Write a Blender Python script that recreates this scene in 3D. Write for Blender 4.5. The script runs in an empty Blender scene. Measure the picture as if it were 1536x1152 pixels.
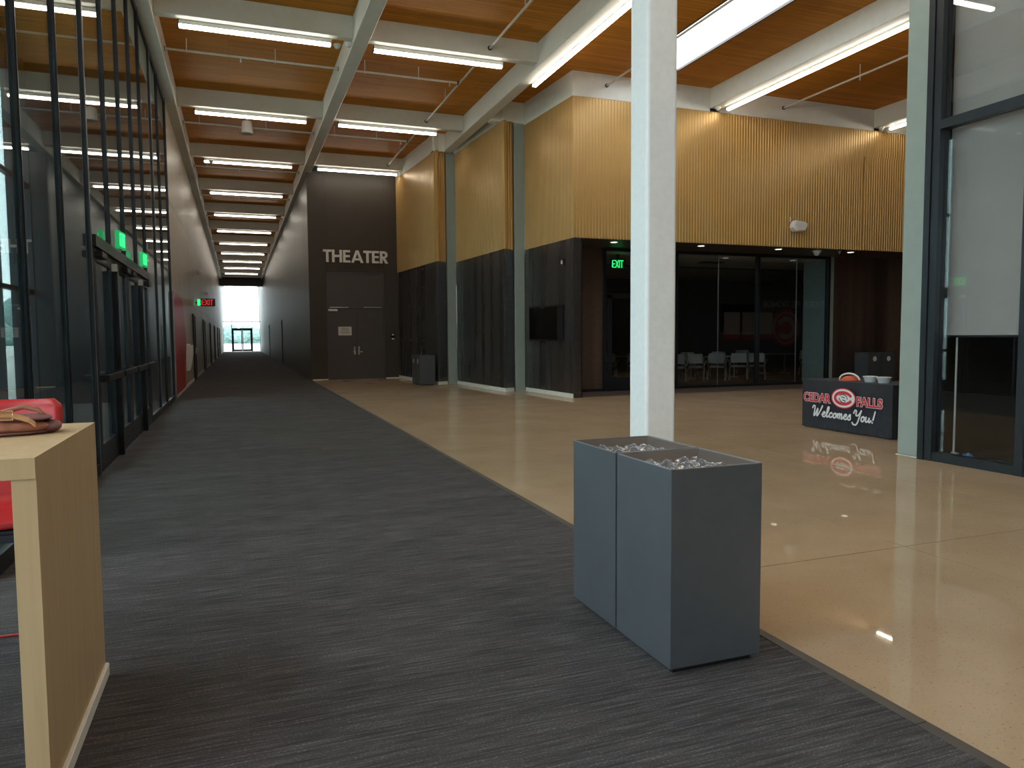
import bpy, bmesh, math, random
from mathutils import Matrix, Vector
random.seed(7)
SC = bpy.context.scene
COL = SC.collection

# ---------------------------------------------------------------- camera
F_PX, YAW, PITCH, ROLL, EYE = 1099.5, 0.357357, 0.0651069, -0.00733463, 1.45
fw = Vector((math.sin(YAW)*math.cos(PITCH), math.cos(YAW)*math.cos(PITCH), -math.sin(PITCH)))
rt = Vector((math.cos(YAW), -math.sin(YAW), 0)); up = rt.cross(fw)
rt2 = rt*math.cos(ROLL) + up*math.sin(ROLL); up2 = up*math.cos(ROLL) - rt*math.sin(ROLL)
cam = bpy.data.cameras.new('camera'); cam.sensor_width = 36; cam.lens = F_PX/1536*36
cam.clip_end = 1000; cam.clip_start = .05
co = bpy.data.objects.new('camera', cam); COL.objects.link(co)
co.matrix_world = Matrix(((rt2.x, up2.x, -fw.x, 0), (rt2.y, up2.y, -fw.y, 0), (rt2.z, up2.z, -fw.z, EYE), (0, 0, 0, 1)))
SC.camera = co
# ---------------------------------------------------------------- world (bright overcast sky) and exposure
SKY, LAMP = 3.6, 12.0
w = bpy.data.worlds.new('overcast_sky'); SC.world = w; w.use_nodes = True
bg = w.node_tree.nodes['Background']; bg.inputs[0].default_value = (.86, .95, 1.0, 1); bg.inputs[1].default_value = SKY
SC.view_settings.view_transform = 'Standard'; SC.view_settings.look = 'None'
SC.view_settings.exposure = 0.55; SC.view_settings.gamma = 1; SC.view_settings.use_curve_mapping = False
SC.cycles.transparent_max_bounces = 24; SC.cycles.max_bounces = 10; SC.cycles.diffuse_bounces = 5
SC.cycles.glossy_bounces = 5; SC.cycles.sample_clamp_indirect = 6

# ---------------------------------------------------------------- materials
def nmat(name):
    m = bpy.data.materials.new(name); m.use_nodes = True
    nt = m.node_tree; return m, nt, nt.nodes['Principled BSDF']
def N(nt, t, **k):
    n = nt.nodes.new(t)
    for a, v in k.items():
        if a.startswith('i_'): n.inputs[a[2:].replace('_', ' ')].default_value = v
        else: setattr(n, a, v)
    return n
def ramp(nt, src, stops):
    r = nt.nodes.new('ShaderNodeValToRGB'); e = r.color_ramp.elements
    while len(e) < len(stops): e.new(.5)
    for q, (p, c) in zip(e, stops): q.position = p; q.color = (*c, 1) if len(c) == 3 else c
    nt.links.new(src, r.inputs[0]); return r.outputs[0]
def pos(nt, scale=(1, 1, 1), rot=(0, 0, 0)):
    g = N(nt, 'ShaderNodeNewGeometry'); mp = N(nt, 'ShaderNodeMapping')
    mp.inputs['Scale'].default_value = scale; mp.inputs['Rotation'].default_value = rot
    nt.links.new(g.outputs['Position'], mp.inputs[0]); return mp.outputs[0]
def noise(nt, vec, scale=5, detail=3, rough=.5):
    n = N(nt, 'ShaderNodeTexNoise'); n.inputs['Scale'].default_value = scale
    n.inputs['Detail'].default_value = detail; n.inputs['Roughness'].default_value = rough
    nt.links.new(vec, n.inputs['Vector']); return n.outputs[0]
def mixc(nt, f, a, b, mode='MIX'):
    m = N(nt, 'ShaderNodeMix', data_type='RGBA', blend_type=mode)
    for s, v in ((m.inputs[0], f), (m.inputs[6], a), (m.inputs[7], b)):
        if hasattr(v, 'links') or isinstance(v, bpy.types.NodeSocket): nt.links.new(v, s)
        else: s.default_value = v if not isinstance(v, tuple) else (*v, 1)[:4]
    return m.outputs[2]
def bump(nt, b, h, strength=.2, dist=.01):
    n = N(nt, 'ShaderNodeBump'); n.inputs['Strength'].default_value = strength; n.inputs['Distance'].default_value = dist
    nt.links.new(h, n.inputs['Height']); nt.links.new(n.outputs[0], b.inputs['Normal'])
def plain(name, c, rough=.5, metal=0., var=.06, vs=6., spec=.5, coat=0., rnd=0.):
    m, nt, b = nmat(name)
    n = noise(nt, pos(nt), vs, 4)
    lo = tuple(x*(1-var) for x in c); hi = tuple(min(1, x*(1+var)) for x in c)
    out = ramp(nt, n, [(.3, lo), (.7, hi)])
    if rnd:
        oi = N(nt, 'ShaderNodeObjectInfo')
        v = ramp(nt, oi.outputs['Random'], [(0, (1-rnd,)*3), (1, (1+rnd,)*3)])
        out = mixc(nt, 1.0, out, v, 'MULTIPLY')
    nt.links.new(out, b.inputs['Base Color'])
    b.inputs['Roughness'].default_value = rough; b.inputs['Metallic'].default_value = metal
    b.inputs['Specular IOR Level'].default_value = spec; b.inputs['Coat Weight'].default_value = coat
    return m
def emit(name, c, s):
    m, nt, b = nmat(name); b.inputs['Base Color'].default_value = (*c, 1)
    b.inputs['Emission Color'].default_value = (*c, 1); b.inputs['Emission Strength'].default_value = s; return m
def glass(name, tint, refl=.04, gain=1.0):
    m = bpy.data.materials.new(name); m.use_nodes = True; nt = m.node_tree; nt.nodes.clear()
    o = N(nt, 'ShaderNodeOutputMaterial'); t = N(nt, 'ShaderNodeBsdfTransparent'); t.inputs[0].default_value = (*tint, 1)
    g = N(nt, 'ShaderNodeBsdfAnisotropic'); g.inputs['Roughness'].default_value = .015; g.inputs[0].default_value = (.95, .97, .97, 1)
    ge = N(nt, 'ShaderNodeNewGeometry'); d = N(nt, 'ShaderNodeVectorMath', operation='DOT_PRODUCT')
    nt.links.new(ge.outputs['Normal'], d.inputs[0]); nt.links.new(ge.outputs['Incoming'], d.inputs[1])
    a = N(nt, 'ShaderNodeMath', operation='ABSOLUTE'); nt.links.new(d.outputs['Value'], a.inputs[0])
    s = N(nt, 'ShaderNodeMath', operation='SUBTRACT'); s.inputs[0].default_value = 1; nt.links.new(a.outputs[0], s.inputs[1])
    p = N(nt, 'ShaderNodeMath', operation='POWER'); p.inputs[1].default_value = 5; nt.links.new(s.outputs[0], p.inputs[0])
    q = N(nt, 'ShaderNodeMath', operation='MULTIPLY_ADD'); q.inputs[1].default_value = .96*gain; q.inputs[2].default_value = refl; q.use_clamp = True
    nt.links.new(p.outputs[0], q.inputs[0])
    mx = N(nt, 'ShaderNodeMixShader'); nt.links.new(q.outputs[0], mx.inputs[0]); nt.links.new(t.outputs[0], mx.inputs[1]); nt.links.new(g.outputs[0], mx.inputs[2])
    nt.links.new(mx.outputs[0], o.inputs[0]); return m
def carpet_mat():
    m, nt, b = nmat('charcoal_carpet')
    st = noise(nt, pos(nt, (1.1, 26, 1)), 3.0, 5, .65)         # streaks along X
    fl_ = noise(nt, pos(nt, (42, 120, 1)), 2.2, 2, .6)          # short pale flecks
    fi = noise(nt, pos(nt, (90, 190, 1)), 3.0, 3, .7)
    bl = noise(nt, pos(nt, (.9, 3.2, 1)), 1.3, 3, .6)
    c = ramp(nt, st, [(.34, (.052, .049, .051)), (.54, (.084, .079, .082)), (.72, (.150, .143, .147))])
    c = mixc(nt, .8, c, ramp(nt, fi, [(.36, (.55,)*3), (.56, (1.0,)*3), (.72, (1.7,)*3)]), 'MULTIPLY')
    sel = N(nt, 'ShaderNodeMath', operation='MULTIPLY')
    nt.links.new(ramp(nt, fl_, [(.56, (0, 0, 0)), (.66, (1, 1, 1))]), sel.inputs[0]); nt.links.new(ramp(nt, st, [(.42, (0, 0, 0)), (.62, (1, 1, 1))]), sel.inputs[1])
    c = mixc(nt, sel.outputs[0], c, (.27, .26, .262))
    c = mixc(nt, 1., c, ramp(nt, bl, [(.3, (.84,)*3), (.7, (1.16,)*3)]), 'MULTIPLY')
    br = N(nt, 'ShaderNodeTexBrick'); br.offset = .5
    for k, v in (('Scale', 1.0), ('Mortar Size', .0), ('Brick Width', 1.0), ('Row Height', .25), ('Bias', 0.)): br.inputs[k].default_value = v
    br.inputs['Color1'].default_value = (.93, .93, .935, 1); br.inputs['Color2'].default_value = (1.07, 1.065, 1.06, 1)
    nt.links.new(pos(nt), br.inputs['Vector'])
    c = mixc(nt, 1., c, br.outputs[0], 'MULTIPLY')
    nt.links.new(c, b.inputs['Base Color']); b.inputs['Roughness'].default_value = .95; b.inputs['Specular IOR Level'].default_value = .15
    bump(nt, b, fi, .5, .006); return m
def concrete_mat():
    m, nt, b = nmat('polished_concrete')
    a = noise(nt, pos(nt), 1.1, 5, .6); s = noise(nt, pos(nt), 75, 2, .5)
    c = ramp(nt, a, [(.3, (.435, .312, .198)), (.7, (.52, .390, .260))])
    c = mixc(nt, 1., c, ramp(nt, s, [(.29, (.58, .55, .52)), (.37, (1, 1, 1)), (.72, (1, 1, 1)), (.80, (1.12, 1.12, 1.12))]), 'MULTIPLY')
    # diffuse body under a thin polished sealer: sharp sheen that grows towards grazing angles
    nt.nodes.remove(b); o = [n for n in nt.nodes if n.type == 'OUTPUT_MATERIAL'][0]
    df = N(nt, 'ShaderNodeBsdfDiffuse'); nt.links.new(c, df.inputs[0])
    g = N(nt, 'ShaderNodeBsdfAnisotropic'); g.inputs['Roughness'].default_value = .022; g.inputs[0].default_value = (.95, .93, .90, 1)
    lw = N(nt, 'ShaderNodeNewGeometry'); d = N(nt, 'ShaderNodeVectorMath', operation='DOT_PRODUCT')
    nt.links.new(lw.outputs['Normal'], d.inputs[0]); nt.links.new(lw.outputs['Incoming'], d.inputs[1])
    q1 = N(nt, 'ShaderNodeMath', operation='SUBTRACT'); q1.inputs[0].default_value = 1; q1.use_clamp = True; nt.links.new(d.outputs['Value'], q1.inputs[1])
    q2 = N(nt, 'ShaderNodeMath', operation='POWER'); q2.inputs[1].default_value = 4; nt.links.new(q1.outputs[0], q2.inputs[0])
    q3 = N(nt, 'ShaderNodeMath', operation='MULTIPLY_ADD'); q3.inputs[1].default_value = .62; q3.inputs[2].default_value = .035; nt.links.new(q2.outputs[0], q3.inputs[0])
    mx = N(nt, 'ShaderNodeMixShader'); nt.links.new(q3.outputs[0], mx.inputs[0]); nt.links.new(df.outputs[0], mx.inputs[1]); nt.links.new(g.outputs[0], mx.inputs[2])
    nt.links.new(mx.outputs[0], o.inputs[0]); return m
def wood_mat(name, c0, c1, sx=(.8, 22, 22), rough=.6, plank=.115, seam=.55):
    m, nt, b = nmat(name)
    g = noise(nt, pos(nt, sx), 1.6, 6, .65)
    c = ramp(nt, g, [(.3, c0), (.7, c1)]); b.inputs['Specular IOR Level'].default_value = .15
    if plank:
        br = N(nt, 'ShaderNodeTexBrick'); br.offset = .37
        for k, v in (('Scale', 1.0), ('Mortar Size', .004), ('Brick Width', 3.4), ('Row Height', plank), ('Bias', 0.)): br.inputs[k].default_value = v
        br.inputs['Color1'].default_value = (.84, .84, .84, 1); br.inputs['Color2'].default_value = (1.12, 1.12, 1.12, 1); br.inputs['Mortar'].default_value = (seam,)*3 + (1,)
        nt.links.new(pos(nt), br.inputs['Vector']); c = mixc(nt, 1., c, br.outputs[0], 'MULTIPLY')
    nt.links.new(c, b.inputs['Base Color']); b.inputs['Roughness'].default_value = rough; return m
def steel_mat(name, lo, hi, rough=.38, metal=.55):
    m, nt, b = nmat(name)
    v = noise(nt, pos(nt, (1, 1, .04)), 2.2, 1.5, .5); f = noise(nt, pos(nt), 9, 4, .6)  # stretched bands imitate soft sheen in the colour; mottling is the steel's own
    c = mixc(nt, 1., ramp(nt, v, [(.3, lo), (.7, hi)]), ramp(nt, f, [(.3, (.9,)*3), (.7, (1.1,)*3)]), 'MULTIPLY')
    nt.links.new(c, b.inputs['Base Color']); nt.links.new(ramp(nt, v, [(.3, (rough-.08,)*3), (.7, (rough+.1,)*3)]), b.inputs['Roughness'])
    b.inputs['Metallic'].default_value = metal; return m
M = dict(
    carpet=carpet_mat(), concrete=concrete_mat(),
    deck=wood_mat('wood_deck', (.47, .175, .016), (.63, .265, .030)),
    desk=wood_mat('maple_laminate', (.50, .35, .19), (.58, .42, .24), (14, 14, .7), .42, 0),
    white=plain('white_paint', (.82, .82, .75), .45, var=.03),
    colwhite=plain('white_column_paint', (.80, .82, .82), .42, var=.03, vs=20),
    colgrey=plain('grey_green_paint', (.30, .36, .33), .4, var=.04),
    yellow=plain('golden_metal', (.52, .315, .105), .36, .3, var=.05, vs=1.5),
    steel=steel_mat('blackened_steel', (.115, .112, .115), (.175, .168, .168), .29, .85),
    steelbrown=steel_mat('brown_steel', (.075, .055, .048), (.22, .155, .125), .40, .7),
    theater=plain('dark_brown_wall', (.050, .037, .026), .55, var=.08, vs=2),
    doorbrown=plain('dark_brown_door', (.078, .066, .061), .45, var=.06, vs=3),
    cwall=plain('satin_metal_panel', (.15, .135, .12), .46, .35, var=.06, vs=1.5, rnd=.05),
    lwall=plain('warm_white_panel', (.48, .40, .295), .46, .05, var=.05, vs=2, rnd=.07),
    frame=plain('dark_bronze_frame', (.020, .024, .030), .35, .4, var=.06),
    framel=plain('pale_metal_trim', (.36, .37, .39), .35, .8),
    black=plain('black_plastic', (.012, .012, .013), .4),
    gblack=plain('gloss_black', (.004, .004, .005), .2, spec=.2),
    dark=plain('dark_void', (.02, .02, .022), .7),
    red=plain('red_plastic', (.52, .028, .030), .35, var=.04),
    redgloss=plain('red_gloss_panel', (.42, .030, .025), .4, var=.03),
    bin=plain('grey_powdercoat', (.090, .099, .110), .40, .35, var=.04, vs=9),
    binrim=plain('brown_grey_rim', (.10, .085, .078), .4, .3),
    liner=plain('clear_liner', (.10, .115, .135), .16, .0, var=.1, vs=16, coat=1.),
    chrome=plain('brushed_chrome', (.60, .60, .60), .25, 1.),
    silver=plain('silver_letter', (.82, .79, .74), .45, .1),
    paper=plain('white_paper', (.72, .70, .66), .7),
    ink=plain('grey_ink', (.18, .18, .18), .7),
    pipe=plain('white_pipe', (.60, .58, .52), .5),
    device=plain('white_device', (.75, .75, .73), .4),
    cloth=plain('navy_black_cloth', (.022, .024, .032), .8, var=.15, vs=12),
    pred=plain('print_red', (.62, .035, .055), .6), pwhite=plain('print_white', (.80, .80, .82), .6), pgrey=plain('print_charcoal', (.05, .05, .06), .6),
    leather=plain('tan_leather', (.34, .135, .085), .45, var=.2, vs=30), leather2=plain('mauve_leather', (.20, .085, .085), .5, var=.2, vs=25),
    strap=plain('pale_tan_strap', (.50, .27, .12), .5, var=.1), brass=plain('pale_brass', (.85, .66, .42), .25, 1.),
    navy=plain('navy_base', (.03, .04, .06), .5), skirting=plain('white_baseboard', (.80, .78, .72), .5),
    strip=plain('taupe_rubber_strip', (.075, .062, .052), .6), recess=plain('brown_entry_mat', (.085, .055, .045), .85, var=.2, vs=20),
    teal=plain('slate_teal_wall', (.075, .105, .110), .6), roomceil=plain('ceiling_tile', (.72, .72, .68), .8),
    roomfloor=plain('brown_carpet', (.075, .042, .034), .95, var=.25, vs=15),
    pier=plain('pale_teal_pier', (.34, .46, .45), .6), cgrey=plain('grey_chair_plastic', (.52, .55, .55), .5), cframe=plain('silver_frame', (.55, .54, .50), .35, .7),
    tabletop=plain('white_laminate', (.62, .62, .60), .4), shade=plain('grey_roller_shade', (.60, .555, .53), .85, var=.03, vs=3),
    ground=plain('pale_pavement', (.55, .53, .49), .9, var=.1, vs=.3), grass=plain('grass', (.10, .17, .05), .95, var=.3, vs=2),
    leaf=plain('hazy_foliage', (.22, .34, .32), .9, var=.3, vs=1.2), trunk=plain('tree_bark', (.10, .07, .05), .9),  # foliage paled towards blue, distant haze put into its colour
    clear=plain('clear_plastic', (.55, .58, .60), .1, var=.05, vs=40, coat=1.), blue=plain('blue_film', (.05, .18, .42), .15, var=.1, vs=50, coat=1.),
    orange=plain('orange_red', (.60, .09, .03), .5),
    lens=emit('light_lens', (1.0, .93, .80), LAMP), sky=emit('skylight_diffuser', (.90, .96, 1.0), SKY*.95),
    down=emit('downlight_lens', (1.0, .92, .78), 1.5), exitg=emit('exit_green', (.03, .85, .22), 1.1), exitr=emit('exit_red', (.8, .05, .05), .35),
    exitbody=plain('exit_sign_body', (.015, .09, .04), .4),
    gv=glass('tinted_glass', (.70, .78, .77)), gr=glass('grey_glass', (.86, .88, .88), .065), gd=glass('clear_glass', (.93, .96, .96)),
)
# ---------------------------------------------------------------- mesh helpers
class MB:
    def __init__(s): s.v = []; s.f = []
    def add(s, vs, fs):
        o = len(s.v); s.v += [tuple(p) for p in vs]; s.f += [tuple(i+o for i in f) for f in fs]; return s
    def box(s, x0, x1, y0, y1, z0, z1):
        return s.add([(x, y, z) for z in (z0, z1) for y in (y0, y1) for x in (x0, x1)],
                     [(0, 2, 3, 1), (4, 5, 7, 6), (0, 1, 5, 4), (2, 6, 7, 3), (0, 4, 6, 2), (1, 3, 7, 5)])
    def prism(s, poly, d0, d1, ax='z'):
        P = {'z': lambda a, b, d: (a, b, d), 'y': lambda a, b, d: (a, d, b), 'x': lambda a, b, d: (d, a, b)}[ax]
        n = len(poly)
        return s.add([P(a, b, d0) for a, b in poly] + [P(a, b, d1) for a, b in poly],
                     [tuple(range(n))[::-1], tuple(range(n, 2*n))] + [(i, (i+1) % n, n+(i+1) % n, n+i) for i in range(n)])
    def tube(s, pts, r, n=8, cap=True):
        pts = [Vector(p) for p in pts]; rr = r if isinstance(r, (list, tuple)) else [r]*len(pts)
        o = len(s.v); fs = []; vs = []
        t0 = (pts[1]-pts[0]).normalized(); a = t0.orthogonal().normalized()
        for i, p in enumerate(pts):
            t = (pts[min(i+1, len(pts)-1)] - pts[max(i-1, 0)]).normalized()
            a = (a - t*a.dot(t)).normalized(); b = t.cross(a)
            vs += [p + (a*math.cos(q*2*math.pi/n) + b*math.sin(q*2*math.pi/n))*rr[i] for q in range(n)]
        for i in range(len(pts)-1):
            for q in range(n): fs.append((i*n+q, i*n+(q+1) % n, (i+1)*n+(q+1) % n, (i+1)*n+q))
        if cap: fs += [tuple(range(n))[::-1], tuple(range((len(pts)-1)*n, len(pts)*n))]
        return s.add(vs, fs)
    def lathe(s, prof, c=(0, 0, 0), n=16, ax='z'):
        P = {'z': lambda a, b, h: (c[0]+a, c[1]+b, c[2]+h), 'y': lambda a, b, h: (c[0]+a, c[1]+h, c[2]+b), 'x': lambda a, b, h: (c[0]+h, c[1]+a, c[2]+b)}[ax]
        vs = [P(r*math.cos(q*2*math.pi/n), r*math.sin(q*2*math.pi/n), h) for r, h in prof for q in range(n)]
        k = len(prof); fs = [(i*n+q, i*n+(q+1) % n, (i+1)*n+(q+1) % n, (i+1)*n+q) for i in range(k-1) for q in range(n)]
        fs += [tuple(range(n))[::-1], tuple(range((k-1)*n, k*n))]
        return s.add(vs, fs)
    def sphere(s, c, r, n=10, k=6, sc=(1, 1, 1)):
        prof = [(r*math.sin(math.pi*(i+.02)/(k+.04)), -r*math.cos(math.pi*(i+.02)/(k+.04))) for i in range(k+1)]
        o = len(s.v); s.lathe(prof, (0, 0, 0), n)
        for i in range(o, len(s.v)):
            p = s.v[i]; s.v[i] = (p[0]*sc[0]+c[0], p[1]*sc[1]+c[1], p[2]*sc[2]+c[2])
        return s
    def rot(s, ang, c=(0, 0), o=0):
        ca, sa = math.cos(ang), math.sin(ang)
        for i in range(o, len(s.v)):
            x, y, z = s.v[i]; x -= c[0]; y -= c[1]; s.v[i] = (c[0]+ca*x-sa*y, c[1]+sa*x+ca*y, z)
        return s
    def mesh(s, name, mat, bev=0., smooth=False, seg=2):
        me = bpy.data.meshes.new(name); me.from_pydata(s.v, [], s.f)
        bm = bmesh.new(); bm.from_mesh(me); bmesh.ops.recalc_face_normals(bm, faces=bm.faces)
        if bev: bmesh.ops.bevel(bm, geom=bm.edges[:], offset=bev, segments=seg, affect='EDGES', clamp_overlap=True)
        bm.to_mesh(me); bm.free(); me.materials.append(M[mat] if isinstance(mat, str) else mat)
        if smooth:
            for p in me.polygons: p.use_smooth = True
        return me
def link(name, data, parent=None, loc=(0, 0, 0), rz=0):
    o = bpy.data.objects.new(name, data); COL.objects.link(o); o.location = loc; o.rotation_euler = (0, 0, rz)
    if parent: o.parent = parent
    return o
def part(name, mb, mat, parent, bev=0., smooth=False, seg=2, label=None, stuff=False):
    o = link(name, mb.mesh(name, mat, bev, smooth, seg), parent)
    if label: o['label'] = label
    if stuff: o['kind'] = 'stuff'
    return o
def tag(o, label, cat, group=None):
    o['label'] = label; o['category'] = cat
    if group: o['group'] = group
    return o
def thing(name, label, cat, loc=(0, 0, 0), rz=0, group=None):
    return tag(link(name, None, None, loc, rz), label, cat, group)
def struct(name, mb=None, mat=None, bev=0., label=None):
    o = link(name, mb.mesh(name, mat, bev) if mb else None); o['kind'] = 'structure'
    if label: o['label'] = label
    return o
def copy_tree(o, parent=None):
    c = o.copy(); COL.objects.link(c); c.parent = parent
    for ch in [x for x in bpy.data.objects if x.parent == o]: copy_tree(ch, c)
    return c
B = lambda *a: MB().box(*a)

# ---------------------------------------------------------------- key lines of the plan (metres)
XL, XO, XC, XB3, XB4, XB5, XE = -1.43, -4.2, 2.37, 6.08, 11.13, 16.37, 29.0
YB, YT, YN, YG, YEND, YV0, YV1 = -9.0, 25.72, 15.45, 17.0, 86.0, 5.2, 18.93
ZB, ZD, ZY = 6.97, 7.45, 3.70                     # beam underside, deck underside, golden wall underside
XW, YW = 7.40, 6.60                               # glazed room on the right: its glass line and its far wall

# ---------------------------------------------------------------- floors
fl = struct('floor', B(XO-.3, XE+.3, YB-.3, YEND+.3, -.35, -.03), 'dark', label='building floor slab')
part('joint_filler', MB().box(XC+.01, XE-.01, YB+.01, 15.6, -.03, -.002), 'strip', fl)
part('carpet', MB().box(XO, XC-.05, YB, YV0, -.03, 0).box(XL, XC-.05, YV0, YEND, -.03, 0), 'carpet', fl, label='charcoal streaked carpet')
part('edge_strip', MB().box(XC-.05, XC, YB, 1.94, -.03, .004).box(XC-.05, XC, 1.944, YT, -.03, .004), 'strip', fl, label='taupe rubber edge strip')
xs = [XC, 4.22, 6.13, 8.04, 9.95, 11.86, 13.77, 15.68, 19.5, 23.3, XE]; ys = [YB, -1.63, 3.67, 8.97, 15.62]
for i in range(len(xs)-1):
    for j in range(len(ys)-1):
        part('concrete_slab', B(xs[i]+.004, xs[i+1]-.004, ys[j]+.004, ys[j+1]-.004, -.03, 0), 'concrete', fl)
part('concrete_slab', B(XC+.003, 7.32, 15.625, YT, -.03, 0), 'concrete', fl)
part('entry_mat', B(7.32, XE, 15.625, YG+.1, -.03, .003), 'recess', fl, label='brown entry mat strip')
part('vestibule_mat', B(XO, XL-.005, YV0, YV1, -.03, 0), 'carpet', fl)
part('room_floor', B(7.4, 22.8, YG+.1, 25.1, -.03, 0), 'roomfloor', fl)

# ---------------------------------------------------------------- ceiling: wood panels between white beams
ce = struct('ceiling', B(XO-.4, XE+.4, YB-.4, YEND+.4, ZD+.32, ZD+.5), 'dark', label='wood deck ceiling with white beams')
FY = [14.47 + 5.29*k for k in range(-4, 14)]                # far edge of each cross beam
BW = .30
fyc = [y for y in FY if y < 70] + [78.6, 83.7]
cuts = [YB] + FY + [YEND]
for a, b_ in zip(cuts[:-1], cuts[1:]):
    if b_ > YEND: b_ = YEND
    if a >= YEND: continue
    part('wood_panel', B(XL, XC, a, b_, ZD, ZD+.05), 'deck', ce)
    if a < YT: part('wood_panel', B(XC, XB3, a, min(b_, YT), ZD, ZD+.05), 'deck', ce)
    if a < YV1: part('wood_panel', B(XO, XL, a, min(b_, YV1), ZD, ZD+.05), 'deck', ce)
SKX0, SKX1, SKY0, SKY1 = 8.42, 9.56, 8.9, 14.75
part('wood_panel', B(XB3, SKX0, YB, 18.4, ZD, ZD+.05), 'deck', ce); part('wood_panel', B(SKX1, XB4, YB, 18.4, ZD, ZD+.05), 'deck', ce)
part('wood_panel', B(SKX0, SKX1, SKY1, 18.4, ZD, ZD+.05), 'deck', ce); part('wood_panel', B(SKX0, SKX1, YB, SKY0, ZD, ZD+.05), 'deck', ce)
part('wood_panel', B(XB3, 7.3, 18.4, YT, ZD, ZD+.05), 'deck', ce)
part('wood_panel', B(XB4, XB5, YB, YN, ZD, ZD+.05), 'deck', ce); part('wood_panel', B(XB5, XE, YB, YN, ZD, ZD+.05), 'deck', ce)
for x0, x1, y1 in ((XL-.04, XL+.24, YEND), (2.20, 2.48, YEND), (XB3-.15, XB3+.13, YT), (XB4-.15, XB4+.13, YN), (XB5-.15, XB5+.13, YN), (21.4, 21.7, YN)):
    part('beam', B(x0, x1, YB, y1, ZB, ZD), 'white', ce, .012, seg=1)
for y in FY:
    for x0, x1 in ((XL+.24, 2.20), (2.48, XB3-.15)):
        if x0 > 2 and y > YT: continue
        if y < 84: part('beam', B(x0, x1, y-.22, y-.02, ZB+.075, ZD), 'white', ce, .008, seg=1)
    if y < YV0: part('beam', B(XO, XL-.04, y-.22, y-.02, ZB+.075, ZD), 'white', ce, .008, seg=1)
part('beam', B(7.30, XB4-.15, YN-.01, YN+.24, 6.89, ZD), 'white', ce); part('beam', B(XB4+.13, XB5-.15, YN-.01, YN+.24, 6.89, ZD), 'white', ce)
part('beam', B(XB5+.13, XE, YN-.01, YN+.24, 6.89, ZD), 'white', ce)
part('beam', MB().prism([(7.28, YN-.012), (7.5, YN-.012), (7.34, 18.0), (7.1, 18.0)], 6.89, ZD), 'white', ce)
part('beam', B(XB3+.13, 7.35, 18.0, 18.25, 6.93, ZD), 'white', ce)
part('beam', MB().prism([(6.52, 17.93), (6.75, 17.93), (6.45, 21.7), (6.27, 21.7)], 6.93, ZD), 'white', ce)
part('beam', B(5.55, XB3-.15, 21.45, 21.7, 6.93, ZD), 'white', ce)
part('beam', MB().prism([(5.33, YT), (5.62, 21.4), (5.85, 21.5), (5.55, YT)], 6.93, ZD), 'white', ce)
part('beam', B(XL, XC, 73.6, 74.6, 6.35, ZD), 'theater', ce, label='dark ceiling drop panel far down the corridor')
sk = thing('skylight', 'large bright rectangular skylight with dark trim set in the wood ceiling', 'skylight', (0, 0, ZD))
part('diffuser', B(SKX0, SKX1, SKY0, SKY1, .04, .08), 'sky', sk)
part('trim_frame', MB().box(SKX0-.03, SKX0+.012, SKY0, SKY1, -.012, .16).box(SKX1-.012, SKX1+.03, SKY0, SKY1, -.012, .16).box(SKX0, SKX1, SKY1-.012, SKY1+.03, -.012, .16).box(SKX0, SKX1, SKY0-.03, SKY0+.012, -.012, .16), 'binrim', sk)

# ---------------------------------------------------------------- light fixtures
def fixture_proto(name, L, label, group):
    t = thing(name, label, 'light', group=group)
    part('housing', B(-L/2, L/2, -.045, .045, .050, .125), 'device', t, .006, seg=1)
    part('lens', MB().prism([(-.043, .051), (-.042, .010), (-.03, 0), (.03, 0), (.042, .010), (.043, .051)], -L/2+.01, L/2-.01, 'x'), 'lens', t)
    part('end_cap', B(-L/2-.012, -L/2+.01, -.047, .047, .0, .127), 'black', t); part('end_cap', B(L/2-.01, L/2+.012, -.047, .047, .0, .127), 'device', t)
    return t
fa = fixture_proto('linear_light', 2.62, 'slim linear light under a cross beam above the carpeted corridor', 'linear lights along the corridor')
fb = fixture_proto('linear_light', 2.62, 'slim linear light on a cross beam in the bays in front of the theater wall', 'linear lights in the theater bays')
fc = fixture_proto('linear_light', 5.2, 'long linear light running along a lengthwise beam of the lobby', 'long linear lights of the lobby')
def place(p, spots, rz=0):
    for i, s in enumerate(spots):
        o = p if i == 0 else copy_tree(p); o.location = s; o.rotation_euler.z = rz
place(fa, [(.50, y-.0, 6.915) for y in fyc])
place(fb, [(3.92, y-.0, 6.915) for y in FY if y < YT])
place(fc, [(XB3+.19, y, 6.90) for y in (12.65, 7.2, 1.7, -3.8)] + [(x, y, 6.90) for x, y in ((XB4+.24, 12.65), (XB5+.23, 12.65))], math.pi/2)
ORD = ['first', 'second', 'third', 'fourth', 'fifth', 'sixth', 'seventh', 'eighth', 'ninth', 'tenth', 'eleventh', 'twelfth', 'thirteenth', 'fourteenth']
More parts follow.
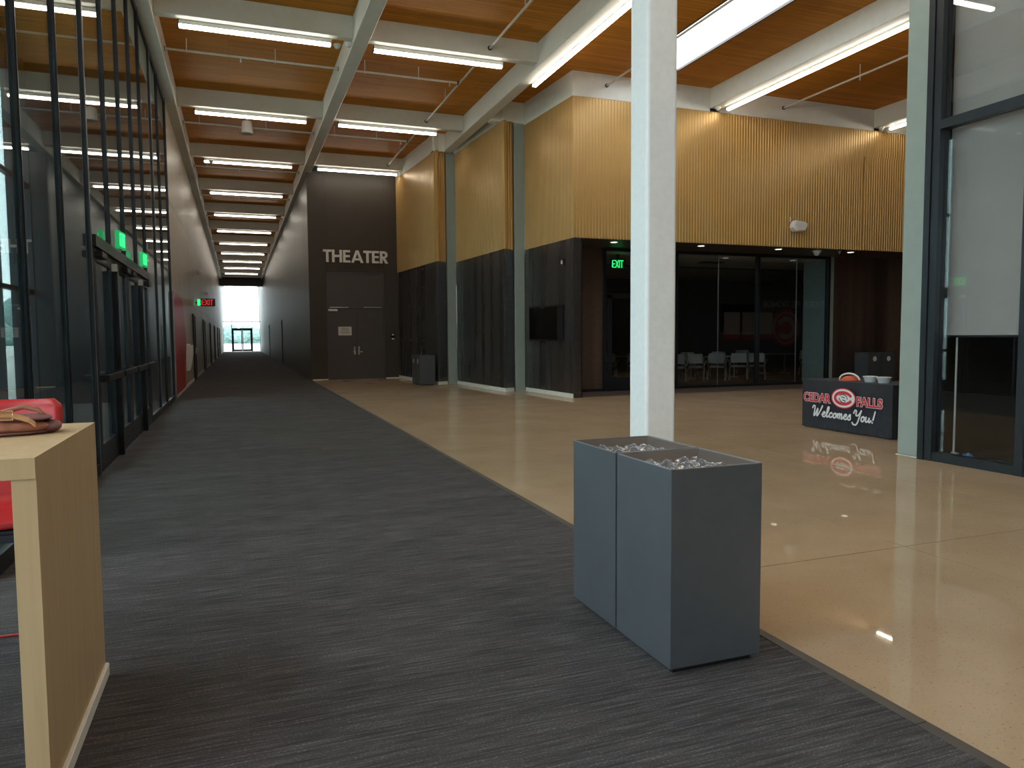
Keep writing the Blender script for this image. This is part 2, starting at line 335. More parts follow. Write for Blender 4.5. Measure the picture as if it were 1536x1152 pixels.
for o in list(bpy.data.objects):
    if not o.name.startswith('linear_light'): continue
    x, y = o.location.x, o.location.y
    if o['group'] == 'linear lights along the corridor':
        a = sorted(q for q in fyc if q > YT-1); b_ = sorted((q for q in fyc if q <= YT-1), reverse=True)
        o['label'] = ('slim linear light over the corridor carpet, %s at or beyond the theater wall' % ORD[a.index(y-.04) if (y-.04) in a else min(range(len(a)), key=lambda i: abs(a[i]-y))]) if y > YT-.9 else \
            ('slim linear light over the corridor carpet, %s before the theater wall' % ORD[min(range(len(b_)), key=lambda i: abs(b_[i]-y))])
    elif o['group'] == 'linear lights in the theater bays':
        b_ = sorted((q for q in FY if q < YT), reverse=True)
        o['label'] = 'slim linear light over the polished floor, %s out from the theater wall' % ORD[min(range(len(b_)), key=lambda i: abs(b_[i]-y))]
    elif x > 15: o['label'] = 'long linear light on the second beam beyond the skylight'
    elif x > 10: o['label'] = 'long linear light on the beam between skylight and security camera'
    elif y > 10: o['label'] = 'long linear light on the beam between the corridor bays and the skylight'
    else: o['label'] = 'long linear light continuing along the corridor side lobby beam'
    if y < 10: o.name = 'linear_light_offscreen'

# ---------------------------------------------------------------- left side: vestibule glazing, doors, corridor wall
MY = [YV0, 6.22, 7.53, 8.85, 10.13, 11.42, 12.70, 13.98, 15.70, 17.10, YV1]
cw = struct('window_1', label='dark framed curtain wall of the entrance vestibule')
for i, y in enumerate(MY):
    m_ = part('mullion', B(XL-.03, XL+.018, y-.026, y+.026, (0 if not 8.9 < y < 13.9 else 2.55), ZB), 'frame', cw)
    part('cap', B(XL+.018, XL+.026, y-.007, y+.007, (0.02 if not 8.9 < y < 13.9 else 2.56), ZB), 'framel' if y in (8.85, 15.70) else 'frame', m_)  # two caps pale: a bright edge reflection put into their colour
for i, (a, b_) in enumerate(zip(MY[:-1], MY[1:])):
    dr = 8.8 < a < 13.9
    for z0, z1 in (((2.55, ZB),) if dr else ((.12, ZB),)):
        part('pane', B(XL-.012, XL-.002, a+.026, b_-.026, z0, z1), 'gv', cw)
    if not dr: part('sill_rail', B(XL-.03, XL+.018, a+.026, b_-.026, 0, .12), 'frame', cw)
part('head_rail', B(XL-.03, XL+.018, YV0, YV1, ZB-.1, ZB+.01), 'frame', cw)
part('door_header', B(XL-.10, XL+.06, 8.882, 13.948, 2.44, 2.56), 'frame', cw)
def entrance_door(n, y0, y1, lab):
    d = struct('door_%d' % n, label=lab); mid = (y0+y1)/2
    for a, b_ in ((y0, mid), (mid, y1)):
        a += .008; b_ -= .008; x0, x1 = XL-.03, XL+.025
        lf = part('door_leaf', MB().box(x0, x1, a, a+.12, .02, 2.43).box(x0, x1, b_-.12, b_, .02, 2.43).box(x0, x1, a+.12, b_-.12, .02, .30).box(x0, x1, a+.12, b_-.12, 2.30, 2.43), 'frame', d)
        part('glass_pane', B(XL-.008, XL+.004, a+.12, b_-.12, .30, 2.30), 'gv', lf)
        part('push_bar', MB().box(x1+.055, x1+.10, a+.06, b_-.06, .99, 1.06).box(x1, x1+.06, a+.05, a+.11, .985, 1.065).box(x1, x1+.06, b_-.11, b_-.05, .985, 1.065), 'black', lf, .006)
        part('closer', B(x1, x1+.07, a+.1 if a == y0+.008 else b_-.45, a+.45 if a == y0+.008 else b_-.1, 2.33, 2.40), 'black', lf, .006)
        hx = b_-.02 if a == y0+.008 else a+.02
        part('hinge_cover', B(x1, x1+.06, hx-.03, hx+.03, 2.27, 2.36), 'device', lf, .004)
    part('astragal', B(XL-.05, XL+.085, mid-.045, mid+.045, .02, 2.36), 'frame', d, .006)
entrance_door(1, 8.89, 11.40, 'first pair of dark glass entrance doors with push bars')
entrance_door(2, 11.43, 13.94, 'second pair of dark glass entrance doors with push bars')
def strokes(mb, lines, wd, P, h=.0):
    """each polyline becomes one ribbon of width wd and thickness h"""
    for ln in lines:
        n = len(ln); L_, R_ = [], []
        for i, (a, b_) in enumerate(ln):
            p, q = ln[max(i-1, 0)], ln[min(i+1, n-1)]; dx, dy = q[0]-p[0], q[1]-p[1]; l = math.hypot(dx, dy) or 1e-6; dx /= l; dy /= l
            k = wd/2
            if 0 < i < n-1:                       # mitre, limited
                u = (a-p[0], b_-p[1]); ul = math.hypot(*u) or 1e-6; k /= max(.6, abs((u[0]*dx+u[1]*dy)/ul))
            e = -wd/2 if i == 0 else (wd/2 if i == n-1 else 0)
            a += dx*e; b_ += dy*e; L_.append((a-dy*k, b_+dx*k)); R_.append((a+dy*k, b_-dx*k))
        st = lambda i: h+i*.00003
        vs = [P(*L_[i], 0) for i in range(n)] + [P(*R_[i], 0) for i in range(n)] + [P(*L_[i], st(i)) for i in range(n)] + [P(*R_[i], st(i)) for i in range(n)]
        fs = [(0, n, 3*n, 2*n), (n-1, 3*n-1, 4*n-1, 2*n-1)]
        for i in range(n-1): fs += [(i, i+1, n+i+1, n+i), (2*n+i, 3*n+i, 3*n+i+1, 2*n+i+1), (i, 2*n+i, 2*n+i+1, i+1), (n+i, n+i+1, 3*n+i+1, 3*n+i)]
        mb.add(vs, fs)
EXIT = {'E': [[(.6, 0), (0, 0), (0, 1), (.6, 1)], [(0, .5), (.5, .5)]], 'X': [[(0, 0), (.6, 1)], [(0, 1), (.6, 0)]], 'I': [[(.1, 0), (.1, 1)]], 'T': [[(.3, 0), (.3, 1)], [(0, 1), (.6, 1)]]}
def exit_sign(loc, rz, label, group=None, red=False):
    t = thing('exit_sign', label, 'exit sign', loc, rz, group)
    part('housing', B(-.17, .17, -.025, .025, 0, .22), 'exitbody' if not red else 'black', t, .008)
    mb = MB(); u = -.135
    for ch in 'EXIT':
        strokes(mb, [[(u+a*.10, .04+b_*.14) for a, b_ in ln] for ln in EXIT[ch]], .022, lambda a, b_, h: (a, -.027-h, b_), .004)
        u += .035 if ch == 'I' else .078
    part('lettering', mb, 'exitg' if not red else 'exitr', t)
    part('mount', B(-.03, .03, -.012, .012, .22, .25) if red else B(-.03, .03, -.012, .012, -.005, .0), 'black', t)
    return t
for y, lb in ((10.35, 'green lit exit sign above the first entrance doors'), (12.75, 'green lit exit sign above the second entrance doors')):
    t = exit_sign((XL+.10, y, 2.565), math.radians(90-5), lb)
    # edge-lit panel glows over its whole face
    for ch in t.children:
        if ch.name.startswith('housing'): ch.data.materials[0] = emit('exit_panel_green', (.015, .34, .10), .55)
# vestibule end walls, far glazing
wv = struct('wall_vestibule', MB().box(XO, XL-.11, YV1, YV1+.2, 0, ZD), 'frame')
part('wall_panel', B(XL-.11, XL+.0, YV1-.03, YV1+.4, 0, ZB), 'frame', wv)
ow = struct('window_2', label='outer street glazing with dark mullions')
oy = [YB + k*1.42 for k in range(20)] ; oy = [y for y in oy if y < 12.4] + [13.12, 15.28, 16.5, 17.7, YV1]
for y in oy: part('mullion', B(XO-.1, XO+.05, y-.03, y+.03, 0, ZB), 'frame', ow)
wv2 = struct('wall_reflection_block', B(XO-.12, XO+.06, 13.15, 15.25, 0, ZB), 'frame', label='dark wall added to the vestibule to block a reflection')  # unseen wall, added to block a bright reflection in the right glass
for a, b_ in zip(oy[:-1], oy[1:]):
    if 12.4 < a and b_ < 16: continue
    part('pane', B(XO-.02, XO-.008, a+.03, b_-.03, .1, ZB), 'gd', ow)
    for z in (.05, 2.5, 4.8): part('transom', B(XO-.08, XO+.03, a+.03, b_-.03, z-.05, z+.04), 'frame', ow)
part('head_rail', B(XO-.1, XO+.05, YB, YV1, ZB-.05, ZD), 'frame', ow)
vn = struct('window_3', label='glazed near end of the vestibule')
for x in (XO+.1, -3.1, -2.2): part('mullion', B(x-.03, x+.03, YV0-.05, YV0+.05, 0, ZB), 'frame', vn)
for a, b_ in ((XO+.13, -3.13), (-3.07, -2.23), (-2.17, XL-.11)): part('pane', B(a, b_, YV0-.006, YV0+.006, 0, ZB), 'gv', vn)
# corridor left wall panels
wl = struct('wall_left', B(XL-.3, XL-.012, YV1+.2, YEND, 0, ZD), 'dark', label='corridor wall of warm white panels')
y = YV1+.03; k = 0
pm = {}
while y < YEND-.1:
    L = min(1.62, YEND-y)
    for z0, z1 in ((.1, 2.58), (2.59, 4.75), (4.76, ZB)):
        key = (round(L, 2), z0)
        if key not in pm: pm[key] = B(-.012, 0, .004, L-.004, z0, z1).mesh('wall_panel', 'lwall')
        link('wall_panel', pm[key], wl, (XL, y, 0))
    y += 1.62
part('baseboard_strip', B(XL-.012, XL+.012, YV1+.03, YEND, 0, .1), 'skirting', wl)
# doors in the corridor left wall
for i, (yy, wd) in enumerate(((27.5, 1.0), (35.5, 1.8), (44.0, 1.0), (52.0, 1.8), (60, 1.0), (66, 1.8))):
    d = struct('door_%d' % (i+4), label='dark door in the corridor wall')
    part('door_frame', MB().box(XL, XL+.05, yy-.06, yy, 0, 2.3).box(XL, XL+.05, yy+wd, yy+wd+.06, 0, 2.3).box(XL, XL+.05, yy, yy+wd, 2.24, 2.3), 'frame', d)
    part('door_leaf', B(XL+.002, XL+.025, yy, yy+wd, .01, 2.24), 'doorbrown' if i % 2 else 'cwall', d)
    part('door_handle', B(XL+.025, XL+.08, yy+wd-.15, yy+wd-.1, .9, 1.15), 'chrome', d, .005)
# red display panel
rp = thing('display_panel', 'glossy dark red display panel on the white corridor wall beside the vestibule', 'panel', (XL+.014, 0, 0))
part('board', MB().prism([(18.99, .105), (22.45, .105), (22.45, .55), (23.25, 1.35), (22.3, 2.45), (21.9, 2.53), (18.99, 2.53)], .0, .03, 'x'), 'redgloss', rp, .004, seg=1)
part('edge_trim', B(.0, .04, 18.96, 18.99, .02, 2.55), 'framel', rp)
wb = thing('drinking_fountain', 'white wall mounted drinking fountain beside the red panel', 'drinking fountain', (XL, 23.75, 0))
part('body', MB().prism([(0, .50), (.10, .50), (.15, .70), (.19, 1.0), (.19, 1.24), (0, 1.30)], -.24, .24, 'y'), 'device', wb, .015)
part('spout', MB().tube([(.12, .12, 1.22), (.12, .12, 1.30), (.10, .06, 1.33)], .012), 'chrome', wb); part('basin', B(.03, .185, -.2, .2, 1.225, 1.268), 'chrome', wb, .01)
# hanging corridor exit sign and small wall devices
es = exit_sign((-1.0, 30.0, 2.66), 0, 'black box sign with red letters and a green lit end projecting over the corridor', None, True); es.scale = (1.5, 1.5, 1.3)
part('green_reflection', B(-.245, -.175, -.02, .02, .02, .2), 'exitg', es)  # green reflection on the wall, added as a glowing panel
for ch in es.children:
    if ch.name.startswith('mount'):
        ch.data = B(-.30, -.16, -.012, .012, .08, .12).mesh('bracket', 'black')
for i, (yy, zz) in enumerate(((31, 4.0), (38, 3.6), (47, 3.4))):
    t = thing('wall_camera', 'small white dome camera high on the corridor wall', 'camera', (XL, yy, zz), group='dome cameras on the corridor wall')
    part('bracket', B(0, .12, -.05, .05, .02, .08), 'device', t, .01); part('dome', MB().sphere((.12, 0, 0), .08), 'device', t, smooth=True)
# ---------------------------------------------------------------- corridor right wall and far end glazing
wr = struct('wall_corridor', B(XC+.012, XC+.3, YT+.02, YEND, 0, ZB), 'dark', label='corridor wall of satin grey metal panels')
y = YT+.0; pmm = B(-.012, 0.004, .006, 1.214, .0, ZB).mesh('wall_panel', 'cwall')
while y < YEND-1.2: link('wall_panel', pmm, wr, (XC+.01, y, 0)); y += 1.22
for i, (yy, wd, ma) in enumerate(((43.0, .14, 'lwall'), (60.0, 1.2, 'doorbrown'))):
    d = struct('door_%d' % (i+10), label='narrow flush door in the metal corridor wall')
    part('door_leaf', B(XC-.03, XC+.0, yy, yy+wd, .01, 2.4), ma, d); part('door_frame', MB().box(XC-.04, XC, yy-.05, yy, 0, 2.45).box(XC-.04, XC, yy+wd, yy+wd+.05, 0, 2.45).box(XC-.04, XC, yy, yy+wd, 2.4, 2.45), 'frame', d)
we = struct('window_4', label='bright full height glazing at the corridor end')
for x in (XL, -.55, 1.55, XC): part('mullion', B(x-.035, x+.035, YEND-.06, YEND+.06, 0, ZB if x in (XL, XC) else 3.3), 'frame', we)
part('transom', B(XL, XC, YEND-.05, YEND+.05, 3.22, 3.3), 'frame', we)
for a, b_, z0, z1 in ((XL+.035, -.585, 0, 3.22), (1.585, XC-.035, 0, 3.22), (XL+.035, XC-.035, 3.3, ZB), (-.515, 1.515, 2.55, 3.22)):
    part('pane', B(a, b_, YEND-.008, YEND+.008, z0, z1), 'gd', we)
d = struct('door_20', label='pair of glass doors at the bright corridor end')
part('door_frame', MB().box(-.515, -.45, YEND-.06, YEND+.04, 0, 2.5).box(1.45, 1.515, YEND-.06, YEND+.04, 0, 2.5).box(-.515, 1.515, YEND-.06, YEND+.04, 2.38, 2.55), 'frame', d)
for a, b_ in ((-.45, .49), (.51, 1.45)):
    lf = part('door_leaf', MB().box(a, a+.09, YEND-.04, YEND+.02, .02, 2.38).box(b_-.09, b_, YEND-.04, YEND+.02, .02, 2.38).box(a+.09, b_-.09, YEND-.04, YEND+.02, .02, .22).box(a+.09, b_-.09, YEND-.04, YEND+.02, 2.28, 2.38), 'frame', d)
    part('glass_pane', B(a+.09, b_-.09, YEND-.012, YEND, .22, 2.28), 'gd', lf)
# ---------------------------------------------------------------- theater wall
wt = struct('wall_theater', label='dark brown theater entrance wall')
for x0, x1, z0, z1 in ((XC-.05, 2.885, 0, ZB+.05), (4.872, 5.36, 0, ZB+.05), (2.885, 4.872, 3.705, ZB+.05)):
    part('wall_panel', B(x0+.002, x1-.002, YT, YT+.2, z0, z1), 'theater', wt)
part('reveal', B(2.885, 4.872, YT+.13, YT+.2, 0, 3.705), 'doorbrown', wt)
part('baseboard_strip', MB().box(XC, 2.885, YT-.008, YT, 0, .03).box(4.872, 5.34, YT-.008, YT, 0, .03), 'skirting', wt)
d = struct('door_3', label='dark brown double theater doors with tall transom panel')
part('door_frame', MB().box(2.89, 2.93, YT+.03, YT+.13, 0, 3.70).box(4.83, 4.87, YT+.03, YT+.13, 0, 3.70).box(2.93, 4.83, YT+.03, YT+.13, 3.64, 3.70).box(2.93, 4.83, YT+.03, YT+.13, 2.45, 2.49), 'doorbrown', d)
part('transom_panel', B(2.93, 4.83, YT+.06, YT+.11, 2.49, 3.64), 'doorbrown', d)
for a, b_, s in ((2.935, 3.877, 1), (3.885, 4.825, -1)):
    lf = part('door_leaf', B(a, b_, YT+.05, YT+.10, .01, 2.445), 'doorbrown', d)
    hx = b_-.07 if s > 0 else a+.07
    part('handle_plate', B(hx-.035, hx+.035, YT+.035, YT+.05, .85, 1.14), 'chrome', lf, .004, seg=1)
    part('lever', MB().tube([(hx, YT+.04, .95), (hx, YT-.01, .95), (hx-s*.11, YT-.012, .95)], .012), 'chrome', lf)
    part('closer_arm', B(a+.05 if s > 0 else a+.25, a+.68 if s > 0 else a+.88, YT+.0, YT+.04, 2.465, 2.495), 'chrome', lf)
    if s > 0: part('closer_box', B(a+.0, a+.31, YT-.02, YT+.05, 2.35, 2.42), 'device', lf, .006)
ts = thing('theater_sign', 'pale metal letters reading THEATER above the dark double doors', 'sign', (2.80, YT, 4.01))
GL = {'T': ([[(0, .82), (0, 1), (.66, 1), (.66, .82), (.43, .82), (.43, 0), (.23, 0), (.23, .82)]], .70),
      'H': ([[(0, 0), (0, 1), (.2, 1), (.2, .6), (.6, .6), (.6, 1), (.8, 1), (.8, 0), (.6, 0), (.6, .42), (.2, .42), (.2, 0)]], .88),
      'E': ([[(0, 0), (0, 1), (.58, 1), (.58, .83), (.2, .83), (.2, .6), (.55, .6), (.55, .43), (.2, .43), (.2, .17), (.58, .17), (.58, 0)]], .66),
      'A': ([[(0, 0), (.38, 1), (.6, 1), (.98, 0), (.77, 0), (.70, .19), (.28, .19), (.21, 0)], [(.345, .36), (.49, .74), (.635, .36)]], 1.0),
      'R': ([[(0, 0), (0, 1), (.34, 1), (.52, .95), (.61, .84), (.63, .70), (.60, .56), (.50, .46), (.42, .43), (.68, 0), (.44, 0), (.2, .40), (.2, 0)], [(.2, .57), (.2, .83), (.32, .83), (.41, .78), (.43, .70), (.41, .61), (.32, .57)]], .70)}
def holed(outer, inner, d0, d1):
    # outline with a hole, triangulated by bmesh
    bm = bmesh.new(); es = []
    for lp in (outer, inner):
        vs = [bm.verts.new((a, 0, b_)) for a, b_ in lp]; es += [bm.edges.new((vs[i], vs[(i+1) % len(vs)])) for i in range(len(vs))]
    bmesh.ops.triangle_fill(bm, edges=es, use_beauty=True)
    r = bmesh.ops.extrude_face_region(bm, geom=bm.faces[:])
    for v in r['geom']:
        if isinstance(v, bmesh.types.BMVert): v.co.y += d1-d0
    for v in bm.verts: v.co.y += d0
    mb = MB(); mb.v = [tuple(v.co) for v in bm.verts]; bm.verts.index_update()
    mb.f = [tuple(v.index for v in f.verts) for f in bm.faces]; bm.free(); return mb
u = 0; H_ = .42
tw = sum(GL[c][1] for c in 'THEATER')
sx = 2.22/(tw*H_)
for c in 'THEATER':
    polys, adv = GL[c]; P_ = [[((a*H_*sx)+u, b_*H_) for a, b_ in q] for q in polys]
    part('letter', holed(P_[0], P_[1], -.05, .0) if len(P_) > 1 else MB().prism(P_[0], -.05, .0, 'y'), 'silver', ts)
    u += adv*H_*sx
nt_ = thing('paper_notice', 'white paper notice taped to the left theater door', 'notice', (3.26, YT+.048, 1.52))
part('sheet', B(0, .45, -.004, .001, 0, .30), 'paper', nt_)
mb = MB()
for k, (a, b_) in enumerate(((.12, .33), (.08, .37), (.10, .35), (.06, .39), (.09, .36))): mb.box(a, b_, -.006, -.0035, .235-k*.045, .25-k*.045)
part('lettering', mb, 'ink', nt_)
cr = thing('card_reader', 'small black card reader beside the theater doors', 'card reader', (5.13, YT, 1.34))
part('body', B(-.06, .06, -.035, .0, 0, .24), 'gblack', cr, .01); part('keypad', B(-.045, .045, -.04, -.034, .02, .08), 'silver', cr); part('indicator', B(-.035, .035, -.04, -.034, .17, .22), 'device', cr)

# ---------------------------------------------------------------- golden corrugated walls over black steel
def corrugated(p0, p1, z0, z1, pitch=.0815, dep=.010, outward=1):
    p0 = Vector(p0); p1 = Vector(p1); L = (p1-p0).length; t = (p1-p0)/L; n = Vector((t.y, -t.x))*outward
    k = max(1, round(L/pitch)); q = L/k; pr = []
    for i in range(k):
        for s, h in ((0, 0), (.10, 1), (.62, 1), (.72, 0)): pr.append(p0 + t*(i+s)*q + n*dep*h)
    pr.append(p1)
    back = [p0 - n*.08, p1 - n*.08]
    m = len(pr); vs = [(p.x, p.y, z0) for p in pr] + [(p.x, p.y, z1) for p in pr] + [(back[0].x, back[0].y, z0), (back[1].x, back[1].y, z0), (back[0].x, back[0].y, z1), (back[1].x, back[1].y, z1)]
    fs = [(i, i+1, m+i+1, m+i) for i in range(m-1)] + [(2*m, 2*m+2, 2*m+3, 2*m+1), (0, m, 2*m+2, 2*m), (m-1, 2*m+1, 2*m+3, 2*m-1)]
    fs += [tuple(range(m))[::-1] + (2*m, 2*m+1), tuple(range(m, 2*m)) + (2*m+3, 2*m+2)]
    return MB().add(vs, fs)
def plates(parent, p0, p1, z0, z1, n, mat='steel', th=.012, bolts=True, rows=6):
    p0 = Vector(p0); p1 = Vector(p1); L = (p1-p0).length; t = (p1-p0)/L; nn = Vector((t.y, -t.x)); w_ = L/n
    bm_ = MB()
    for i in range(n):
        a = p0 + t*(i*w_+.003); b_ = p0 + t*((i+1)*w_-.003)
        part('steel_plate', MB().prism([(a.x, a.y), (b_.x, b_.y), (b_.x-nn.x*th, b_.y-nn.y*th), (a.x-nn.x*th, a.y-nn.y*th)], z0, z1), mat, parent)
        if bolts:
            for r in range(rows):
                for s in ((.06, w_*.5, w_-.06)):
                    c = p0 + t*(i*w_+s); z = z0+.12+(z1-z0-.24)*r/(rows-1)
                    bm_.box(c.x+nn.x*.004-.007, c.x+nn.x*.004+.007, c.y+nn.y*.004-.007, c.y+nn.y*.004+.007, z-.009, z+.009)
    if bolts: part('bolt_heads', bm_, 'chrome', parent, stuff=True)
def backing(name, poly, z1, label): return struct(name, MB().prism(poly, 0, z1), 'dark', label=label)
# three angled wall faces, from the theater corner to the lobby corner
A0, A1, A2 = (5.335, YT), (5.64, 21.41), (5.97, 21.6)
w1 = backing('wall_angled', [(5.46, YT), (5.73, 21.50), (5.97, 21.7), (6.1, YT)], ZB, 'angled wall beside the theater, golden ribs over black steel')
B0, B1, B2 = (6.29, 21.62), (6.51, 17.91), (6.80, 18.05)
w2 = backing('wall_angled', [(6.40, 21.62), (6.60, 18.02), (6.82, 18.15), (7.2, 21.62)], ZB, 'angled wall between the two grey green columns')
C0, C1 = (7.12, 18.02), (7.29, YN)
w3 = backing('wall_angled', [(7.22, 18.02), (7.39, YN+.1), (7.55, YN+.1), (7.6, 18.02)], ZB, 'angled wall at the lobby corner carrying the screen')
for wo, q, n in ((w1, [A0, A1, A2], 3), (w2, [B0, B1, B2], 3), (w3, [C0, C1], 2)):
    for i, (a, b_) in enumerate(zip(q[:-1], q[1:])):
        part('ribbed_panel', corrugated(a, b_, ZY, 6.95, outward=1), 'yellow', wo)
        plates(wo, a, b_, .10, ZY, n if i == 0 else 1, rows=7)
        mb = MB(); d_ = (Vector(b_)-Vector(a)); d_.normalize(); nn = Vector((d_.y, -d_.x))*.006
        mb.prism([(a[0]+nn.x, a[1]+nn.y), (b_[0]+nn.x, b_[1]+nn.y), (b_[0]-nn.x*3, b_[1]-nn.y*3), (a[0]-nn.x*3, a[1]-nn.y*3)], 0, .10)
        part('baseboard_strip', mb, 'skirting', wo)
# lobby wall: golden ribbed upper part over the glazed recess
wn = struct('wall_north', B(7.42, XE, YN+.09, YG+.15, ZY+.02, ZD), 'dark', label='golden ribbed lobby wall above the glazed room')
for a, b_ in ((7.29, 9.73), (9.73, 12.17), (12.17, 14.80), (14.80, 15.92), (15.92, 19), (19, 23), (23, XE)):
    part('ribbed_panel', corrugated((a, YN), (b_, YN), ZY, 6.90), 'yellow', wn)
part('ribbed_panel', corrugated((15.92, YN-.035), (XE, YN-.035), ZY, 6.19), 'yellow', wn)
part('soffit', B(7.35, XE, YN-.0, YG+.1, ZY, ZY+.02), 'binrim', wn, label='dark recess soffit')
wp = struct('wall_corner', B(7.31, 7.50, YN+.01, YN+.25, 0, ZY), 'dark', label='black steel clad corner pier')
plates(wp, (7.295, YN), (7.52, YN), .0, ZY, 1, rows=7)
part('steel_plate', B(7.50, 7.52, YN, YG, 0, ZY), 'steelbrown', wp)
wg = struct('wall_recess', B(7.52, 8.86, YG+.02, YG+.15, 0, ZY), 'dark', label='brown steel wall either side of the room glazing')
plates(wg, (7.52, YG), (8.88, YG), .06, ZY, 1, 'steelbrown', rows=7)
part('base_strip', B(7.52, 8.88, YG-.01, YG+.02, 0, .07), 'frame', wg)
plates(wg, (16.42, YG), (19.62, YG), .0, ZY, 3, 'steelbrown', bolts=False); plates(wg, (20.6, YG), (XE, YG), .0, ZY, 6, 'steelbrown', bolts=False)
part('jamb', B(16.29, 16.42, YG-.05, YG+.1, 0, ZY), 'colgrey', wg); part('wall_core', B(16.42, XE, YG+.02, YG+.1, 0, ZY), 'dark', wg)
part('pale_sill', B(19.62, 20.6, YG-.01, YG+.1, .88, .93), 'pier', wg)
rw = struct('window_5', label='black framed glazing of the meeting room')
for x in (8.90, 11.06, 13.74, 16.25): part('mullion', B(x-.04, x+.04, YG-.06, YG+.07, 0, ZY), 'frame', rw)
for a, b_ in ((8.94, 11.02), (11.10, 13.70), (13.78, 16.21)):
    part('pane', B(a, b_, YG-.006, YG+.006, .07, ZY-.08), 'gr', rw)
    part('sill_rail', B(a, b_, YG-.05, YG+.06, 0, .07), 'frame', rw); part('head_rail', B(a, b_, YG-.05, YG+.06, ZY-.08, ZY), 'frame', rw)
for x in (12.42, 15.1): part('glass_joint', B(x-.008, x+.008, YG-.012, YG+.012, .07, ZY-.08), 'framel', rw)
part('door_rail', B(8.94, 11.02, YG-.03, YG+.03, .07, .36), 'frame', rw); part('door_stile', B(9.0, 9.12, YG-.03, YG+.03, .36, 2.5), 'frame', rw); part('door_head', B(9.0, 11.02, YG-.03, YG+.03, 2.42, 2.54), 'frame', rw)
# meeting room shell
mr = struct('wall_room', MB().box(7.52, 22.8, 24.9, 25.1, 0, 3.62), 'teal', label='slate teal far wall of the meeting room')
part('ceiling_tiles', B(7.6, 22.8, YG+.16, 24.9, 3.62, 3.70), 'roomceil', mr); part('side_wall', B(7.60, 7.70, YG+.16, 24.9, 0, 3.62), 'teal', mr); part('end_wall', B(22.6, 22.8, YG+.1, 24.9, 0, 3.62), 'teal', mr)
part('pier', B(16.30, 16.75, YG+.1, 18.05, 0, 3.62), 'pier', mr); part('ceiling_slot', B(9, 20, 20.2, 20.3, 3.60, 3.625), 'black', mr)
for x, y in ((13.4, 18.7), (12.9, 21.5)): part('ceiling_vent', B(x-.35, x+.35, y-.2, y+.2, 3.60, 3.625), 'binrim', mr)

# ---------------------------------------------------------------- glazed room on the right of the lobby
gw = struct('window_6', label='tall dark framed glass wall of the room on the right')
gy = [6.12, 5.08, 4.05, 3.0, 2.0, 1.0, 0, -1.5, -3, -4.5, -6, -7.5, YB]
for i, y in enumerate(gy): part('mullion', B(XW-.06, XW+.09, y-.045, y+.045, 0, ZB+.05), 'frame', gw)
part('mullion', B(XW-.075, XW+.05, 6.17, 6.245, 0, ZB+.05), 'frame', gw)
for a, b_ in zip(gy[1:], gy[:-1]):
    part('pane', B(XW+.01, XW+.022, a+.045, b_-.045, .10, 3.70), 'gr', gw); part('pane', B(XW+.01, XW+.022, a+.045, b_-.045, 3.80, ZB), 'gr', gw)
    part('sill_rail', B(XW-.05, XW+.08, a+.045, b_-.045, 0, .10), 'frame', gw); part('transom', B(XW-.06, XW+.08, a+.045, b_-.045, 3.70, 3.80), 'frame', gw)
ws = struct('wall_south', B(XW+.1, XE, YW-.2, YW, 0, ZB+.1), 'theater', label='dark donor wall behind the glass room, facing the golden wall')
part('room_core', B(10.2, 10.4, YB, YW-.2, 0, ZB+.1), 'teal', ws); part('room_lid', B(XW+.1, 10.4, YB, YW-.2, ZB-.02, ZB+.1), 'dark', ws)
part('room_floor', B(XW+.1, 10.2, YB, YW-.2, 0, .004), 'carpet', ws)
rs = thing('roller_shade', 'grey roller shades drawn halfway down inside the right glass wall', 'shade', (XW+.20, 0, 0))
part('shade_cloth', B(0, .006, 5.30, 6.14, 1.42, ZB-.1), 'shade', rs); part('shade_cloth', B(0, .006, -8.9, 5.262, 1.42, ZB-.1), 'shade', rs)
part('guide_rail', B(-.01, .012, 5.264, 5.298, 1.40, ZB-.1), 'device', rs); part('hem_bar', B(-.004, .010, -8.9, 6.14, 1.40, 1.425), 'black', rs); part('roller_tube', MB().tube([(.02, -8.9, ZB-.06), (.02, 6.14, ZB-.06)], .04), 'black', rs)
cp = thing('corner_conduit', 'thin white pull cord hanging below the grey shades in the right room', 'cord', (XW+.28, 6.06, .004))
part('cord', MB().tube([(0, 0, .08), (0, 0, 1.44)], .011), 'device', cp); part('foot', B(-.02, .02, -.05, .02, .0, .08), 'device', cp)
pw = thing('plastic_wrapper', 'crumpled blue and clear plastic wrapper on the floor inside the right glass', 'wrapper', (XW+.13, 5.76, .004))
def crumple(mb, r, n=12, k=8, sc=(1, 1, 1), amp=.35, seed=1):
    rr = random.Random(seed); mb.sphere((0, 0, 0), r, n, k, sc)
    mb.v = [tuple(c*(1+amp*(rr.random()-.5)) for c in p) for p in mb.v]; zmin = min(p[2] for p in mb.v)
    mb.v = [(a, b_, c-zmin) for a, b_, c in mb.v]; return mb
part('film', crumple(MB(), .06, sc=(.6, 1.1, .9), amp=.6, seed=3), 'blue', pw); o = part('clear_film', crumple(MB(), .045, sc=(.7, 1.2, .8), amp=.7, seed=5), 'clear', pw); o.location = (.0, -.35, 0)
